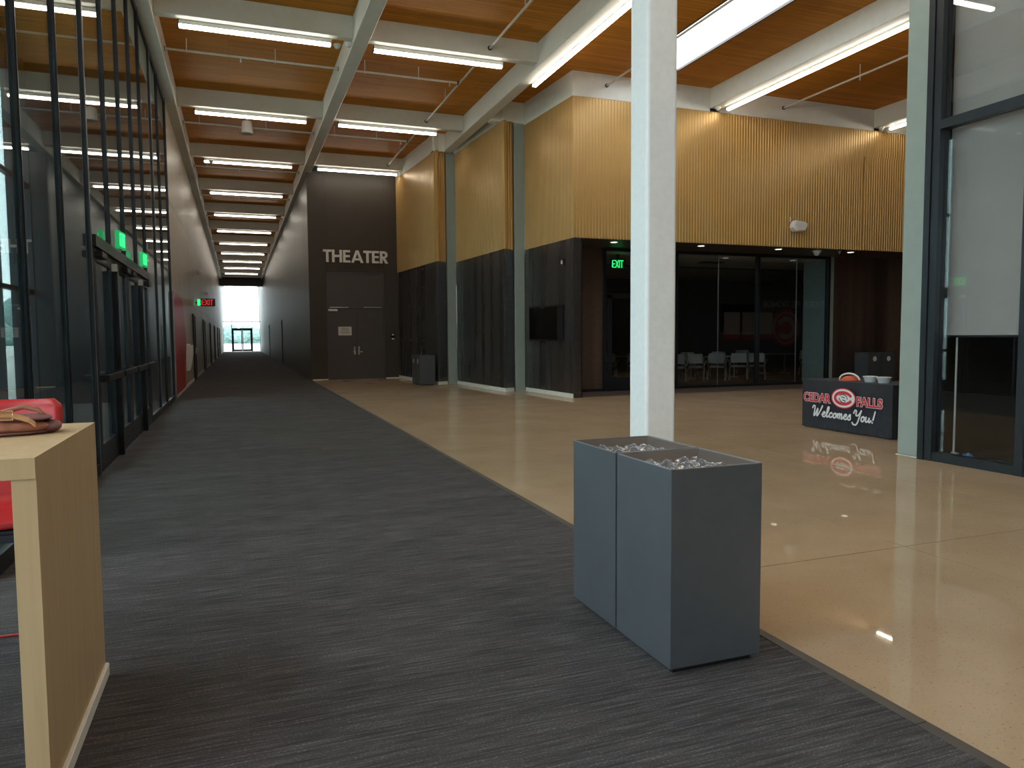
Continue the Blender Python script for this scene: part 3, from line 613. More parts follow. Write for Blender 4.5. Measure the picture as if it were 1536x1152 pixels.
# donor sign, emblem and panels on the wall facing the golden wall (seen mirrored in the meeting room glass)
def text_mesh(name, body, size, mat, ext=.01, off=0., shear=0., align='CENTER', sp=1.):
    cu = bpy.data.curves.new(name, 'FONT'); cu.body = body; cu.size = size; cu.extrude = ext; cu.offset = off; cu.shear = shear; cu.align_x = align; cu.space_character = sp
    ob = bpy.data.objects.new(name, cu); COL.objects.link(ob); bpy.context.view_layer.update()
    me = bpy.data.meshes.new_from_object(ob.evaluated_get(bpy.context.evaluated_depsgraph_get())); me.name = name
    bpy.data.objects.remove(ob); bpy.data.curves.remove(cu); me.materials.clear(); me.materials.append(M[mat]); return me
def orient(me, X, Y, Z, o=(0, 0, 0), sx=1., sy=1.):
    X, Y, Z = Vector(X), Vector(Y), Vector(Z)
    for v in me.vertices: c = v.co.copy(); v.co = X*c.x*sx + Y*c.y*sy + Z*c.z + Vector(o)
    return me
def bounds(me):
    xs_ = [v.co.x for v in me.vertices]; ys_ = [v.co.y for v in me.vertices]; return min(xs_), max(xs_), min(ys_), max(ys_)
def fit_text(me, w_, h_):
    a, b_, c, d_ = bounds(me)
    for v in me.vertices: v.co.x = (v.co.x-(a+b_)/2)*w_/(b_-a); v.co.y = (v.co.y-(c+d_)/2)*h_/(d_-c)
    return me
dn = thing('donor_sign', 'raised letters reading TIGER PE DONOR on the wall facing the golden wall', 'sign', (24.2, YW, 2.83))
for word, u0, u1 in (('TIGER', -1.8, -.53), ('PE', -.36, .14), ('DONOR', .31, 1.8)):
    me = orient(fit_text(text_mesh('lettering', word, .4, 'pwhite', .012, .008), u1-u0, .30), (-1, 0, 0), (0, 0, 1), (0, 1, 0), (-(u0+u1)/2, .014, 0)); link('lettering', me, dn)
em = thing('wall_emblem', 'round red ringed emblem with a letter C under the donor letters', 'emblem', (23.75, YW, 1.74))
part('red_disc', MB().lathe([(.86, 0), (.86, .03)], n=40, ax='y'), 'pred', em); part('white_disc', MB().lathe([(.74, .03), (.74, .035)], n=40, ax='y'), 'pwhite', em); part('dark_disc', MB().lathe([(.66, .035), (.66, .04)], n=40, ax='y'), 'pred', em)
mb = MB(); cpts = [(.42*math.cos(a), .42*math.sin(a)) for a in [math.radians(q) for q in range(40, 325, 15)]]; strokes(mb, [cpts], .22, lambda a, b_, h: (-a, .04+h, b_), .006); part('letter', mb, 'pwhite', em)
for i, x in enumerate((20.75, 21.75, 22.55)):
    t = thing('honor_board', 'white board with a red lower band', 'board', (x, YW+.002, 1.2), group='donor panels on the wall facing the golden wall')
    part('board', B(-.42, .42, 0, .03, .25, 1.25), 'pwhite', t); part('red_band', B(-.42, .42, 0, .03, 0, .248), 'pred', t)

# ---------------------------------------------------------------- enclosing walls outside the view
we2 = struct('wall_east', B(XE, XE+.2, YW-.2, 17.1, 0, ZD), 'lwall'); wb2 = struct('wall_back', B(XO, 10.4, YB-.2, YB, 0, ZD), 'theater', label='dark wall behind the viewer')

# ---------------------------------------------------------------- columns
def column(x0, y0, s, h, mat, label):
    t = thing('steel_column', label, 'column', (x0+s/2, y0+s/2, 0))
    r = .032; pts = []
    for cx, cy, a0 in ((1, 1, 0), (-1, 1, 90), (-1, -1, 180), (1, -1, 270)):
        for q in range(5):
            a = math.radians(a0+q*22.5); pts.append((cx*(s/2-r)+r*math.cos(a), cy*(s/2-r)+r*math.sin(a)))
    part('shaft', MB().prism(pts, 0, h), mat, t); part('top_plate', B(-s/2-.02, s/2+.02, -s/2-.02, s/2+.02, h-.015, h), mat, t)
    return t
column(3.36, 5.62, .305, ZD, 'colwhite', 'white square steel column standing behind the two waste bins')
column(6.0, 21.66, .31, 6.95, 'colgrey', 'grey green square column nearer the theater wall')
column(6.84, 18.06, .30, 6.95, 'colgrey', 'grey green square column beside the wall with the screen')
t = thing('corner_column', 'wide grey steel column at the corner of the right glass wall', 'column', (XW, 6.42, 0))
part('shaft', B(-.015, .30, -.172, .16, 0, ZB+.02), 'colgrey', t, .02, seg=3); part('base_joint', B(-.02, .305, -.176, .165, 0, .006), 'skirting', t)

# ---------------------------------------------------------------- pipes and ceiling devices
def pipe(name, a, b_, label, heads, group):
    t = thing(name, label, 'pipe', a, 0, group); a = Vector(a); b_ = Vector(b_)-a
    part('tube', MB().tube([(0, 0, 0), b_], .024), 'pipe', t)
    for f in heads:
        c = b_*f; part('sprinkler_head', MB().tube([c, c+Vector((0, 0, -.07)), c+Vector((0, 0, -.10))], [.014, .014, .026], 8), 'pipe', t)
    for f in (.12, .62): c = b_*f; part('hanger', MB().tube([c+Vector((0, 0, -.035)), c+Vector((0, 0, ZD-a.z-.0))], .012, 6), 'pipe', t)
    for f in (0, 1):
        c = b_*f; dn_ = b_.normalized(); part('sleeve_ring', MB().tube([c-dn_*.012, c+dn_*.012], .045, 12), 'black', t)
    return t
for k in range(0, 5): pipe('sprinkler_pipe', (XL+.24, 16.4+5.29*k, 7.2), (2.20, 16.4+5.29*k, 7.2), 'thin white sprinkler pipe crossing a corridor ceiling bay', (.42,), 'sprinkler pipes across the corridor')
for k in range(2):
    pipe('sprinkler_pipe', (2.48, 16.4+5.29*k, 7.2), (4.86, 16.4+5.29*k, 7.2), 'thin white sprinkler branch crossing a bay in front of the theater', (.92,), 'sprinkler branches of the theater bays')
for a, b_ in ((9.16, 14.25), (14.45, 19.54), (19.74, 24.83)):
    pipe('sprinkler_main', (4.9, a, 7.2), (4.9, b_, 7.2), 'thicker white sprinkler main running lengthwise through the theater bays', (), 'sprinkler mains of the theater bays').scale = (1, 1, 1)
pipe('sprinkler_pipe', (13.2, 9.0, 7.2), (13.2, YN-.02, 7.2), 'white sprinkler pipe running lengthwise between the long lobby lights', (.62,), None)
pipe('sprinkler_pipe', (8.15, 10.0, 7.2), (8.15, YN-.02, 7.2), 'white sprinkler pipe beside the bright skylight', (.5,), None)
t = thing('pendant_speaker', 'white cylinder speaker hanging from the corridor ceiling', 'speaker', (.41, 21.3, 6.93))
part('can', MB().lathe([(.15, 0), (.155, .01), (.13, .30), (.10, .33)], n=20), 'device', t); part('stem', MB().tube([(0, 0, .32), (0, 0, ZD-6.93)], .02), 'pipe', t); part('grille', MB().lathe([(.12, -.002), (.13, .004)], n=20), 'pipe', t)
for i, (x, y, z, lb) in enumerate(((1.93, 14.50, ZB-.05, 'small white motion sensor at the end of a corridor light'), (2.12, 14.36, ZB-.05, 'round white detector where the corridor beams cross'), (-.6, 24.9, 6.88, 'small white sensor near the third corridor light'), (XB4-.02, 15.3, ZB-.06, 'white sensor on the lobby beam at the golden wall'), (XB5-.02, 15.3, ZB-.06, 'white sensor on the second lobby beam at the golden wall'))):
    t = thing('ceiling_sensor', lb, 'sensor', (x, y, z)); part('base', MB().lathe([(.07, .03), (.075, .06)], n=14), 'device', t); part('dome', MB().lathe([(.02, -.02), (.045, 0), (.055, .03)], n=14), 'device', t)
for x in (8.58, 11.06, 13.48, 15.94):
    t = thing('downlight', 'small recessed downlight in the dark soffit below the golden wall', 'light', (x, 15.87, ZY), group='downlights of the recess soffit')
    part('trim_ring', MB().lathe([(.11, -.008), (.11, .0)], n=18), 'device', t); part('lens', MB().lathe([(.08, -.012), (.08, -.006)], n=18), 'down', t)
t = thing('dome_camera', 'white dome camera under the dark soffit beside the glazing', 'camera', (14.76, 15.87, ZY)); part('base', MB().lathe([(.11, -.05), (.12, 0)], n=18), 'device', t); part('dome', MB().lathe([(.02, -.14), (.06, -.11), (.09, -.05)], n=18), 'device', t)
t = thing('soffit_sprinkler', 'tiny white sprinkler head under the soffit', 'sprinkler', (15.5, 15.82, ZY)); part('plate', MB().lathe([(.05, -.01), (.05, 0)], n=12), 'device', t); part('head', MB().lathe([(.03, -.07), (.014, -.06), (.014, 0)], n=10), 'device', t)
t = thing('wall_camera', 'white boxy security camera mounted on the golden ribbed wall', 'camera', (13.6, YN-.017, 4.22))
part('mount', MB().lathe([(.09, 0), (.07, -.06)], n=14, ax='y'), 'device', t); part('body', MB().prism([(-.22, -.02), (-.13, -.14), (.16, -.12), (.24, .03), (.20, .10), (-.14, .14)], -.24, -.05, 'y'), 'device', t, .02); part('arm', MB().tube([(-.14, 0, .14), (-.14, -.03, .20), (-.14, .0, .24)], .015), 'device', t)
e2 = exit_sign((9.6, YG+.55, 3.22), math.radians(0), 'green lit exit sign inside the meeting room behind the glass'); e2.scale = (1.25, 1, 1.25)
for ch in e2.children:
    if ch.name.startswith('mount'): ch.data = B(-.03, .03, -.012, .012, .22, .33).mesh('mount', 'black')

# ---------------------------------------------------------------- screen and devices on the angled wall
ang = math.atan2(C1[0]-C0[0], C0[1]-C1[1])
def onC(y): f = (18.02-y)/(18.02-YN); return 7.12+.17*f
t = thing('wall_screen', 'black flat screen in a deep case on the black steel wall', 'screen', (onC(16.72), 16.72, 1.33), ang)
part('case', B(-.15, -.012, -.80, .78, 0, .86), 'black', t, .01); part('display', B(-.156, -.149, -.76, .74, .04, .82), 'gblack', t); part('badge', B(-.158, -.155, -.06, .06, .80, .812), 'ink', t); part('wall_mount', B(-.02, .0, -.4, .4, .2, .6), 'black', t)
t = thing('wall_strobe', 'small dark alarm device on the steel wall above the screen', 'alarm', (onC(15.9)-.0, 15.9, 3.1), ang); part('body', B(-.05, 0, -.06, .06, 0, .16), 'black', t, .008); part('lens', B(-.062, -.05, -.03, .03, .04, .12), 'device', t)
t = thing('wall_outlet', 'tiny metal outlet plate low on the middle steel wall', 'outlet', (6.385, 20.0, .42), -.06); part('plate', B(-.012, .0, -.04, .04, 0, .12), 'chrome', t); part('socket', B(-.015, -.012, -.02, .02, .03, .09), 'black', t)

# ---------------------------------------------------------------- waste bins
def bin_unit(name, label, loc, rz, sx_, sy_, open_top=True, dots=False, group=None):
    """sx_ across the front, sy_ deep, height .885; origin at the base centre"""
    t = thing(name, label, 'bin', loc, rz, group); h, k = .885, .004; a, b_ = sx_/2-k, sy_/2-k
    part('plinth', B(-a+.03, a-.03, -b_+.03, b_-.03, 0, .035), 'black', t)
    bd = part('body', MB().box(-a, -a+.012, -b_, b_, .03, h).box(a-.012, a, -b_, b_, .03, h).box(-a+.012, a-.012, -b_, -b_+.012, .03, h).box(-a+.012, a-.012, b_-.012, b_, .03, h), 'bin', t)
    if open_top:
        q = .055
        part('rim', MB().add([(sa*(a-m), sb*(b_-m), z) for m, z in ((.012, h), (.016, h), (.058, h-.045), (.060, h-.07)) for sa, sb in ((-1, -1), (1, -1), (1, 1), (-1, 1))],
             [(r*4+i, r*4+(i+1) % 4, r*4+4+(i+1) % 4, r*4+4+i) for r in range(3) for i in range(4)]), 'binrim', t)
        part('edge_trim', MB().box(-a, a, -b_, -b_+.006, h, h+.004).box(-a, a, b_-.006, b_, h, h+.004).box(-a, -a+.006, -b_, b_, h, h+.004).box(a-.006, a, -b_, b_, h, h+.004), 'framel', t)
        mb = MB(); n = 40; rr = random.Random(int(abs(loc[0]*97+loc[1]*31)))
        aa, bb = a-.056, b_-.056; zz = [[h-.036+(.009*math.sin(i*.42+j*.25)+.007*math.sin(j*.55-i*.18)+.004*math.sin(i*.95+1.3*math.sin(j*.3)))*(0 < i < n and 0 < j < n) + .006*(rr.random()-.5)*(0 < i < n and 0 < j < n) for j in range(n+1)] for i in range(n+1)]
        mb.add([(-aa+2*aa*i/n, -bb+2*bb*j/n, zz[i][j]) for i in range(n+1) for j in range(n+1)], [(i*(n+1)+j, (i+1)*(n+1)+j, (i+1)*(n+1)+j+1, i*(n+1)+j+1) for i in range(n) for j in range(n)])
        part('liner_bag', mb, 'liner', t, smooth=True)
    else:
        part('lid', B(-a, a, -b_, b_, h, h+.012), 'bin', t)
    if dots: part('round_label', MB().lathe([(.072, -b_-.003), (.072, -b_)], (0, 0, .72), 20, 'y'), 'device', bd)
    return t
bin_unit('waste_bin', 'open grey metal waste bin with clear liner, nearer the dark streaked carpet', (1.912, 2.84, 0), 0, .47, .478)
bin_unit('waste_bin', 'open grey metal waste bin with clear liner, next to the white column', (1.912, 3.325, 0), 0, .47, .478)
bin_unit('waste_bin', 'dark bin with a round white label, by the steel wall on the theater side', (5.28, 21.65+.47, 0), -math.pi/2, .47, .48, False, True)
bin_unit('waste_bin', 'dark bin with a round white label, by the steel wall on the column side', (5.29, 21.62, 0), -math.pi/2, .47, .48, False, True)
bin_unit('waste_bin', 'dark bin with a round white label behind the welcome table, beside the glazing', (17.27, 16.45, 0), 0, .52, .5, False, True)
bin_unit('waste_bin', 'dark bin with a round white label behind the welcome table, away from the glazing', (17.80, 16.45, 0), 0, .52, .5, False, True)

# ---------------------------------------------------------------- welcome table
TX, TY0, TY1, TD, TH = 8.33, 7.50, 9.20, .76, .745
wt_ = thing('welcome_table', 'table under a fitted black cloth printed CEDAR FALLS Welcomes You', 'table', (TX, (TY0+TY1)/2, 0))
hl = (TY1-TY0)/2
def cloth_mesh():
    ring = []; n = 40
    per = [(0, -hl+2*hl*i/n) for i in range(n)] + [(TD*i/14, hl) for i in range(14)] + [(TD, hl-2*hl*i/n) for i in range(n)] + [(TD*(1-i/14), -hl) for i in range(14)]
    rows = [(TH, -.004), (TH-.015, .0), (.5, .003), (.25, .006), (.012, .010)]
    mb = MB(); m = len(per); vs = []
    for k, (z, o_) in enumerate(rows):
        for i, (x, y) in enumerate(per):
            wv_ = o_ + (.007*math.sin(i*.9)+.005*math.sin(i*2.3))*max(0, (TH-z)/TH)**1.5
            nx = -1 if x < .01 else (1 if x > TD-.01 else 0); ny = 1 if y > hl-.01 else (-1 if y < -hl+.01 else 0)
            vs.append((x+nx*wv_, y+ny*wv_, z))
    fs = [(k*m+i, k*m+(i+1) % m, (k+1)*m+(i+1) % m, (k+1)*m+i) for k in range(len(rows)-1) for i in range(m)] + [tuple(range(m))]
    return mb.add(vs, fs)
cl = part('tablecloth', cloth_mesh(), 'cloth', wt_, label='black printed tablecloth')
part('tabletop', B(.02, TD-.02, -hl+.02, hl-.02, TH-.05, TH-.012), 'tabletop', wt_)
for x in (.08, TD-.08):
    for y in (-hl+.12, hl-.12): part('leg', MB().tube([(x, y, 0), (x, y, TH-.05)], .016), 'black', wt_)
FX = -.034                                         # print sits just off the cloth face
def cloth_text(body, y_left, y_right, zc, h_, mat, dx, off):
    me = fit_text(text_mesh('lettering', body, .2, mat, .001, off), abs(y_left-y_right), h_)
    orient(me, (0, -1, 0), (0, 0, 1), (-1, 0, 0), (dx, (y_left+y_right)/2, zc)); return link('lettering', me, wt_)
yc = (TY0+TY1)/2
for body, a, b_ in (('CEDAR', 9.135, 8.575), ('FALLS', 8.085, 7.635)):
    cloth_text(body, a-yc+.006, b_-yc-.006, .478, .150, 'pwhite', FX, .013); cloth_text(body, a-yc, b_-yc, .478, .137, 'pred', FX-.003, .0062)
ov = lambda r, z, h0, h1: [(r*math.cos(q*math.pi/18), z*math.sin(q*math.pi/18)) for q in range(36)]
emb = part('emblem', MB().prism([(a+8.333-yc, b_+.505) for a, b_ in ov(.232, .150, 0, 0)], FX-.002, FX, 'x'), 'pred', wt_, label='oval school emblem')
part('white_field', MB().prism([(a+8.333-yc, b_+.505) for a, b_ in ov(.212, .134, 0, 0)], FX-.004, FX-.002, 'x'), 'pwhite', emb)
mb = MB(); strokes(mb, [[(8.333-yc-.155*math.cos(math.radians(q))*1.0, .505+.085*math.sin(math.radians(q))) for q in range(-330, -29, 15)]], .045, lambda a, b_, h: (FX-.004-h, a, b_), .002); part('letter', mb, 'pred', emb)
mb = MB(); strokes(mb, [[(8.40-yc, .545), (8.34-yc, .565), (8.27-yc, .54), (8.25-yc, .50)], [(8.41-yc, .50), (8.38-yc, .46), (8.33-yc, .44)], [(8.36-yc, .525), (8.31-yc, .515)], [(8.34-yc, .48), (8.29-yc, .47), (8.31-yc, .445)]], .014, lambda a, b_, h: (FX-.006-h, a, b_), .001); part('dark_stripes', mb, 'pgrey', emb)
def cr(pts, n=6):
    P_ = [pts[0]] + list(pts) + [pts[-1]]; out = []
    for i in range(1, len(P_)-2):
        for k in range(n):
            t_ = k/n; f = lambda j: .5*(2*P_[i][j] + (P_[i+1][j]-P_[i-1][j])*t_ + (2*P_[i-1][j]-5*P_[i][j]+4*P_[i+1][j]-P_[i+2][j])*t_**2 + (3*P_[i][j]-P_[i-1][j]-3*P_[i+1][j]+P_[i+2][j])*t_**3)
            out.append((f(0), f(1)))
    return out + [pts[-1]]
SG = {'W': ([[(.0, .8), (.06, 1.0), (.2, .98), (.22, .6), (.2, .05), (.3, .1), (.5, .75), (.48, .1), (.56, .08), (.75, .55), (.9, 1.05)]], .95),
      'e': ([[(.0, .2), (.2, .3), (.27, .45), (.16, .5), (.06, .3), (.1, .05), (.25, .02), (.38, .18)]], .36),
      'l': ([[(.0, .18), (.16, .5), (.22, .95), (.12, .98), (.07, .5), (.1, .06), (.2, .04), (.3, .18)]], .28),
      'c': ([[(.28, .4), (.2, .5), (.07, .35), (.07, .1), (.2, .02), (.36, .18)]], .35),
      'o': ([[(.2, .48), (.08, .38), (.07, .1), (.2, .02), (.3, .2), (.26, .44), (.18, .48), (.3, .36), (.42, .38)]], .38),
      'm': ([[(.02, .45), (.06, .02), (.08, .3), (.2, .5), (.24, .3), (.22, .03), (.26, .3), (.38, .5), (.42, .3), (.41, .05), (.48, .02), (.58, .18)]], .57),
      's': ([[(.0, .15), (.2, .52), (.24, .3), (.26, .08), (.14, .0), (.04, .08)]], .34),
      'Y': ([[(.0, .75), (.08, 1.0), (.2, .95), (.2, .6), (.28, .5), (.45, .65), (.6, 1.0)], [(.6, 1.0), (.5, .4), (.42, -.1), (.28, -.38), (.06, -.35), (-.02, -.22)]], .62),
      'u': ([[(.0, .42), (.06, .45), (.05, .1), (.14, .02), (.28, .2), (.32, .46), (.3, .1), (.38, .02), (.48, .18)]], .48),
      '!': ([[(.24, 1.05), (.16, .3)], [(.12, .04), (.12, .03)]], .25), ' ': ([], .16)}
S_ = 'Welcomes You!'; tot = sum(SG[c][1] for c in S_); mb = MB(); u = 0; sc_ = (8.955-7.775)/tot; hh = .150
for c in S_:
    for ln in SG[c][0]:
        q = cr(ln) if len(ln) > 2 else ln
        strokes(mb, [[(8.955-yc-(u+a*1.0+.10*b_)*sc_, .198+b_*hh) for a, b_ in q]], .023, lambda a, b_, h: (FX-h, a, b_), .002)
    u += SG[c][1]
part('script_lettering', mb, 'pwhite', wt_)
t = thing('folded_cap', 'red and white cap lying on the black welcome table', 'cap', (8.62, 8.52, TH))
mb = MB().sphere((0, 0, 0), .15, 16, 10, (.8, 1.05, .52)); mb.v = [(a, b_, max(0, c)) for a, b_, c in mb.v]; part('crown', mb, 'orange', t, smooth=True)
mb = MB().tube([(-.03, .19*math.cos(q*.2094), .014+.095*math.sin(q*.2094)) for q in range(16)], .014, 8); part('white_band', mb, 'device', t, smooth=True)
part('brim', MB().prism([(-.12-.09*math.sin(math.pi*i/8), -.11+.22*i/8) for i in range(9)] + [(-.09, .11), (-.09, -.11)], .002, .012), 'orange', t)
for x, y, lb in ((8.62, 8.16, 'clear plastic tub on the welcome table beside the cap'), (8.60, 7.90, 'clear plastic tub on the welcome table beside the grey column')):
    t = thing('plastic_tub', lb, 'tub', (x, y, TH)); part('tub', MB().lathe([(.075, 0), (.095, .07), (.10, .075), (.09, .075), (.07, .012)], n=20), 'clear', t); part('lid', MB().lathe([(.102, .075), (.104, .085), (.06, .09)], n=20), 'device', t)

# ---------------------------------------------------------------- bar height desk, stool, bag and cord
dk = thing('high_desk', 'bar height maple laminate desk with a solid end panel', 'desk', (-.575, 2.52, 0))
part('top', B(-1.85, 0, 0, .985, 1.037, 1.10), 'desk', dk); part('end_panel', B(-.064, 0, .005, .985, .05, 1.037), 'desk', dk); part('end_panel', B(-1.85, -1.786, 0, .985, .05, 1.037), 'desk', dk, .002, seg=1)
for a, b_ in ((-.064, .014), (-1.864, -1.786)): part('foot_rail', B(a, b_, .02, .99, 0, .055), 'skirting', dk, .004, seg=1)
part('rear_apron', B(-1.786, -.064, .93, .95, .93, 1.037), 'desk', dk)
st = thing('bar_stool', 'red plastic counter stool standing behind the maple desk', 'stool', (-1.045, 3.86, 0))
def shell():
    nu, nv = 13, 41; vs = []
    for j in range(nv):
        s = j/(nv-1)
        if s < .45: q = s/.45; y, z = -.24+.42*q, .655-.025*math.sin(math.pi*q)
        elif s < .6: q = (s-.45)/.15*math.pi/2; y, z = .18+.07*math.sin(q), .655+.07*(1-math.cos(q))
        else: q = (s-.6)/.4; y, z = .25+.075*q, .725+.435*q
        hw = .225 if s < .95 else .225-.035*(1-math.sqrt(max(0, 1-((s-.95)/.05)**2)))
        for i in range(nu):
            a = -1+2*i/(nu-1); vs.append((hw*a, y-.05*a*a*max(0, s-.5)*1.6, z+.02*a*a*(s < .5)))
    fs = [(j*nu+i, j*nu+i+1, (j+1)*nu+i+1, (j+1)*nu+i) for j in range(nv-1) for i in range(nu-1)]
    return MB().add(vs, fs)
o = part('seat_shell', shell(), 'red', st, smooth=True); md = o.modifiers.new('thickness', 'SOLIDIFY'); md.thickness = .022; md.offset = 0
part('seat_pad', B(-.19, .19, -.2, .14, .575, .628), 'navy', st, .015)
for a, b_ in ((-1, -1), (1, -1), (-1, 1), (1, 1)): part('leg', MB().tube([(a*.14, b_*.13, .58), (a*.18, b_*.17, 0)], .013), 'chrome', st)
bgx = thing('leather_bag', 'small tan and mauve leather bag with a brass buckle lying on the maple desk', 'bag', (-.805, 3.17, 1.10), math.radians(10)); bgx.scale = (.8, .8, .85)
def pillow(mb, sx_, sy_, sz_, z0, n=14, k=8, e=3.2):
    o_ = len(mb.v); mb.sphere((0, 0, 0), 1, n*2, k*2)
    for i in range(o_, len(mb.v)):
        p = Vector(mb.v[i]); L_ = (abs(p.x)**e+abs(p.y)**e)**(1/e); L2 = math.hypot(p.x, p.y)
        f = L2/L_ if L_ > 1e-6 else 1; mb.v[i] = (p.x*f*sx_, p.y*f*sy_, z0+sz_*(1+p.z))
    return mb
part('pouch', pillow(MB(), .17, .10, .034, 0), 'leather', bgx, smooth=True)
o = part('flap', pillow(MB(), .12, .105, .016, .052), 'leather2', bgx, smooth=True); o.location = (.06, .03, .0)
part('side_gusset', pillow(MB(), .05, .085, .028, .0), 'leather2', bgx, smooth=True).location = (.165, .03, 0)
mb = MB(); sp = [(-.19, -.06, .03), (-.14, -.09, .065), (-.06, -.08, .09), (.02, -.07, .088), (.09, -.09, .065), (.115, -.10, .045)]
for a, b_ in zip(sp[:-1], sp[1:]):
    a = Vector(a); b_ = Vector(b_); n_ = Vector((0, .014, .008)); mb.add([a-n_, b_-n_, b_+n_, a+n_, a-n_+Vector((0, -.004, .006)), b_-n_+Vector((0, -.004, .006)), b_+n_+Vector((0, -.004, .006)), a+n_+Vector((0, -.004, .006))], [(0, 1, 2, 3), (7, 6, 5, 4), (0, 4, 5, 1), (1, 5, 6, 2), (2, 6, 7, 3), (3, 7, 4, 0)])
part('strap', mb, 'strap', bgx)
part('buckle', MB().tube([(-.025, -.088, .075), (.028, -.084, .072), (.03, -.068, .106), (-.023, -.07, .108), (-.025, -.088, .075)], .0045, 6), 'brass', bgx)
part('handle_loop', MB().tube([(-.06, .03, .06), (-.02, .05, .095), (.06, .055, .115), (.12, .045, .10), (.16, .02, .06)], .011, 8), 'leather', bgx, smooth=True)
part('bottom_piping', MB().tube([(.172*math.cos(q*math.pi/12), .10*math.sin(q*math.pi/12), .012) for q in range(25)], .005, 6), 'leather2', bgx)
cd = thing('extension_cord', 'thin red cord lying on the carpet beneath the maple desk', 'cord', (-1.0, 4.14, .006))
part('wire', MB().tube([(x*.1-1.6, .012*math.sin(x*.6), .0) for x in range(0, 17)], .0055, 6), 'red', cd); part('plug', B(-.01, .05, -.015, .015, -.005, .02), 'red', cd, .004)

# ---------------------------------------------------------------- meeting room furniture
def chair_proto():
    t = thing('nesting_chair', 'grey nesting chair', 'chair')
    o_ = part('seat', B(-.23, .23, -.22, .22, .43, .47), 'cgrey', t, .02)
    mb = MB(); nu, nv = 7, 6
    mb.add([(-.23+.46*i/6, .24+.03*j/5+.03*(1-((i-3)/3)**2), .56+.30*j/5) for j in range(nv) for i in range(nu)] + [(-.23+.46*i/6, .262+.03*j/5+.03*(1-((i-3)/3)**2), .56+.30*j/5) for j in range(nv) for i in range(nu)],
           [(j*nu+i, j*nu+i+1, (j+1)*nu+i+1, (j+1)*nu+i) for j in range(nv-1) for i in range(nu-1)] + [(42+j*nu+i, 42+(j+1)*nu+i, 42+(j+1)*nu+i+1, 42+j*nu+i+1) for j in range(nv-1) for i in range(nu-1)]
           + [(i, 42+i, 43+i, i+1) for i in range(6)] + [(35+i, 36+i, 78+i, 77+i) for i in range(6)] + [(j*7, (j+1)*7, 49+j*7, 42+j*7) for j in range(5)] + [(j*7+6, 48+j*7, 55+j*7, (j+1)*7+6) for j in range(5)])
    part('backrest', mb, 'cgrey', t)
    for s in (-1, 1):
        part('back_post', MB().tube([(s*.24, .28, .80), (s*.25, .26, .55), (s*.25, .16, .44), (s*.25, -.02, .40)], .013), 'cframe', t)
        part('leg', MB().tube([(s*.25, .02, .42), (s*.26, .15, .30), (s*.27, .26, .06)], .013), 'cframe', t); part('leg', MB().tube([(s*.25, -.0, .42), (s*.26, -.16, .26), (s*.27, -.26, .06)], .013), 'cframe', t)
        part('armrest', MB().tube([(s*.26, .18, .46), (s*.30, .10, .62), (s*.30, -.12, .64)], .016), 'cframe', t)
        for y in (.26, -.26): part('caster', MB().lathe([(.028, -.016), (.03, 0), (.028, .016)], (s*.27, y, .03), 12, 'x'), 'cframe', t)
    part('crossbar', MB().tube([(-.25, .0, .41), (.25, 0, .41)], .012), 'cframe', t)
    return t
ch0 = chair_proto(); first = True
CH = [((13.55, 19.62), 2.35, 'grey nesting chair turned to the right, first at the meeting table past the white column'), ((14.22, 19.50), 2.45, 'grey nesting chair, second at the meeting table behind the glazing'),
      ((15.0, 19.45), 2.55, 'grey nesting chair, third at the meeting table, just before the middle mullion'), ((15.72, 19.45), 2.4, 'grey nesting chair just past the middle mullion of the glazing'),
      ((11.5, 21.6), 2.5, 'grey nesting chair behind the room door, beside the brown steel wall'), ((12.4, 21.45), 2.6, 'grey nesting chair behind the room door, beside the white column'),
      ((12.85, 19.6), 2.4, 'grey nesting chair partly hidden behind the white column'), ((19.3, 21.05), 2.2, 'grey nesting chair at the small table beside the pale pier'), ((17.9, 22.9), -.5, 'grey nesting chair on the far side of the small table'),
      ((14.4, 21.3), -.4, 'grey nesting chair on the far side of the meeting table'), ((15.6, 21.3), -.6, 'dark looking grey nesting chair on the far side near the screen')]
for (x, y), rz, lb in CH:
    c = ch0 if first else copy_tree(ch0); first = False; c.location = (x, y, 0); c.rotation_euler.z = rz; c['label'] = lb; c['group'] = 'nesting chairs of the meeting room'
def room_table(x, y, L, rz, label):
    t = thing('meeting_table', label, 'table', (x, y, 0), rz); part('top', B(-L/2, L/2, -.3, .3, .715, .74), 'tabletop', t, .006)
    for s in (-1, 1): part('leg', MB().tube([(s*(L/2-.2), 0, .06), (s*(L/2-.2), 0, .715)], .025), 'cframe', t); part('foot', B(s*(L/2-.2)-.03, s*(L/2-.2)+.03, -.28, .28, 0, .06), 'cframe', t, .01)
room_table(13.35, 20.45, 1.5, .0, 'white topped meeting table nearest the white column behind glass'); room_table(15.0, 20.45, 1.6, .0, 'white topped meeting table behind the middle chairs'); room_table(12.6, 22.4, 1.3, 0, 'white topped meeting table behind the room door'); room_table(18.5, 21.9, 1.3, 0, 'small white topped table beside the pale pier')
t = thing('wall_television', 'wide black television on the slate teal wall of the meeting room', 'television', (19.2, 24.9, 1.55)); part('case', B(-.95, .95, -.08, 0, 0, 1.15), 'black', t, .01); part('display', B(-.91, .91, -.086, -.079, .04, 1.11), 'gblack', t)
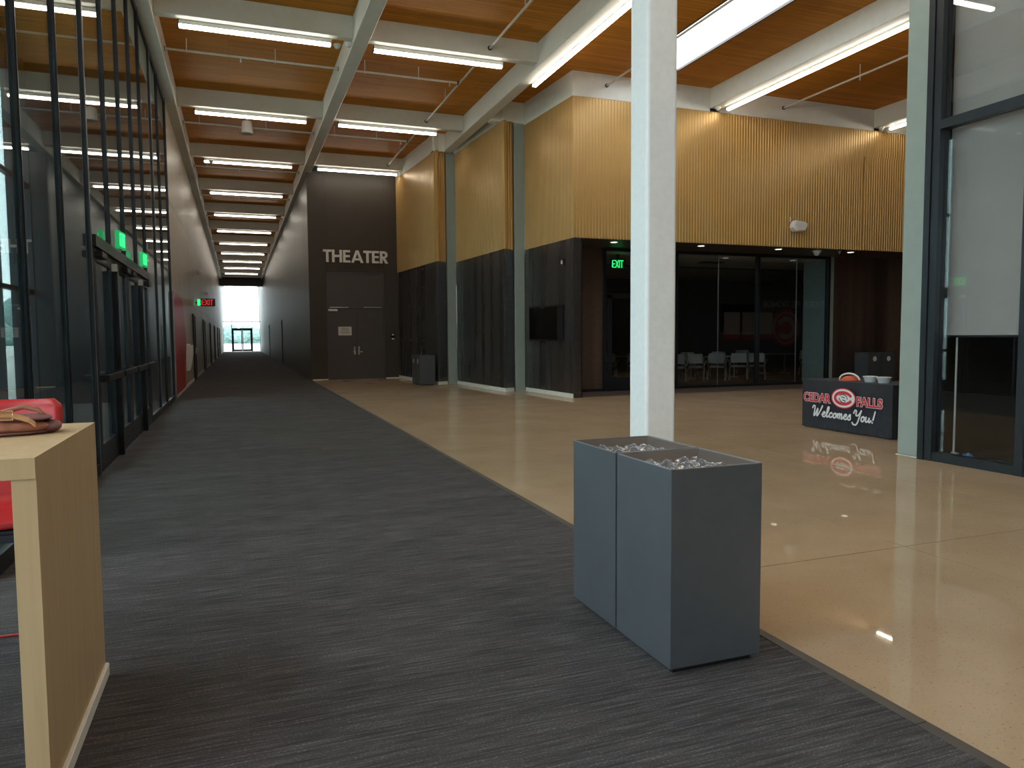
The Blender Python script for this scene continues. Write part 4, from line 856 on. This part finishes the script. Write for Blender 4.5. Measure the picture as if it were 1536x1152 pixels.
for pre, fmt, key, rev in (('sprinkler_main', 'thicker white sprinkler main in the %s ceiling bay out from the theater wall', lambda o: -o.location.y, 0),
                           ('downlight', 'small recessed downlight, %s from the black steel corner under the golden wall', lambda o: o.location.x, 0),
                           ('honor_board', 'white board with a red lower band, %s from the round red emblem', lambda o: -o.location.x, 0)):
    for i, o in enumerate(sorted((q for q in bpy.data.objects if q.name.startswith(pre)), key=key)): o['label'] = fmt % ORD[i]
for i, o in enumerate(sorted((q for q in bpy.data.objects if q.get('group') == 'sprinkler pipes across the corridor'), key=lambda q: q.location.y)): o['label'] = 'thin white sprinkler pipe across the corridor ceiling, %s past the second entrance doors' % ORD[i]
for i, o in enumerate(sorted((q for q in bpy.data.objects if q.get('group') == 'sprinkler branches of the theater bays'), key=lambda q: -q.location.y)): o['label'] = 'thin white sprinkler branch, %s bay out from the theater wall' % ORD[i]
# ---------------------------------------------------------------- outside
gd = struct('ground', B(-260, 260, -160, 420, -.5, -.36), 'ground', label='pale pavement outside')
part('pavement', B(-30, XO-.3, -60, 200, -.36, -.06), 'ground', gd); part('pavement', B(-90, 90, YEND+.3, 230, -.36, -.04), 'ground', gd)
hg = thing('hedgerow', 'long blue green row of bushes far beyond the corridor end doors', 'hedge', (0, 216, -.05))
mb = MB()
for i in range(120): mb.sphere((-75+i*1.27+random.uniform(-.5, .5), random.uniform(-1.5, 1.5), 1.5+random.uniform(0, 2.6)), random.uniform(1.5, 2.3), 9, 6)
part('foliage', mb, 'leaf', hg, stuff=True)
part('stems', B(-76, 77, -.4, .4, 0, 1.5), 'leaf', hg, stuff=True)
for i in range(9):
    x = -16-random.random()*6; y = 2+i*9+random.random()*3; h = 4+random.random()*3
    t = thing('tree', 'leafy tree on the street side outside the vestibule', 'tree', (x, y, -.06), group='trees on the street side')
    part('trunk', MB().tube([(0, 0, 0), (0, 0, h*.5)], [.16, .1]), 'trunk', t); mb = MB()
    for k in range(5): mb.sphere((random.uniform(-.8, .8), random.uniform(-.8, .8), h*.5+random.uniform(0, h*.35)), random.uniform(.9, 1.4), 10, 7)
    part('crown', mb, 'leaf', t)
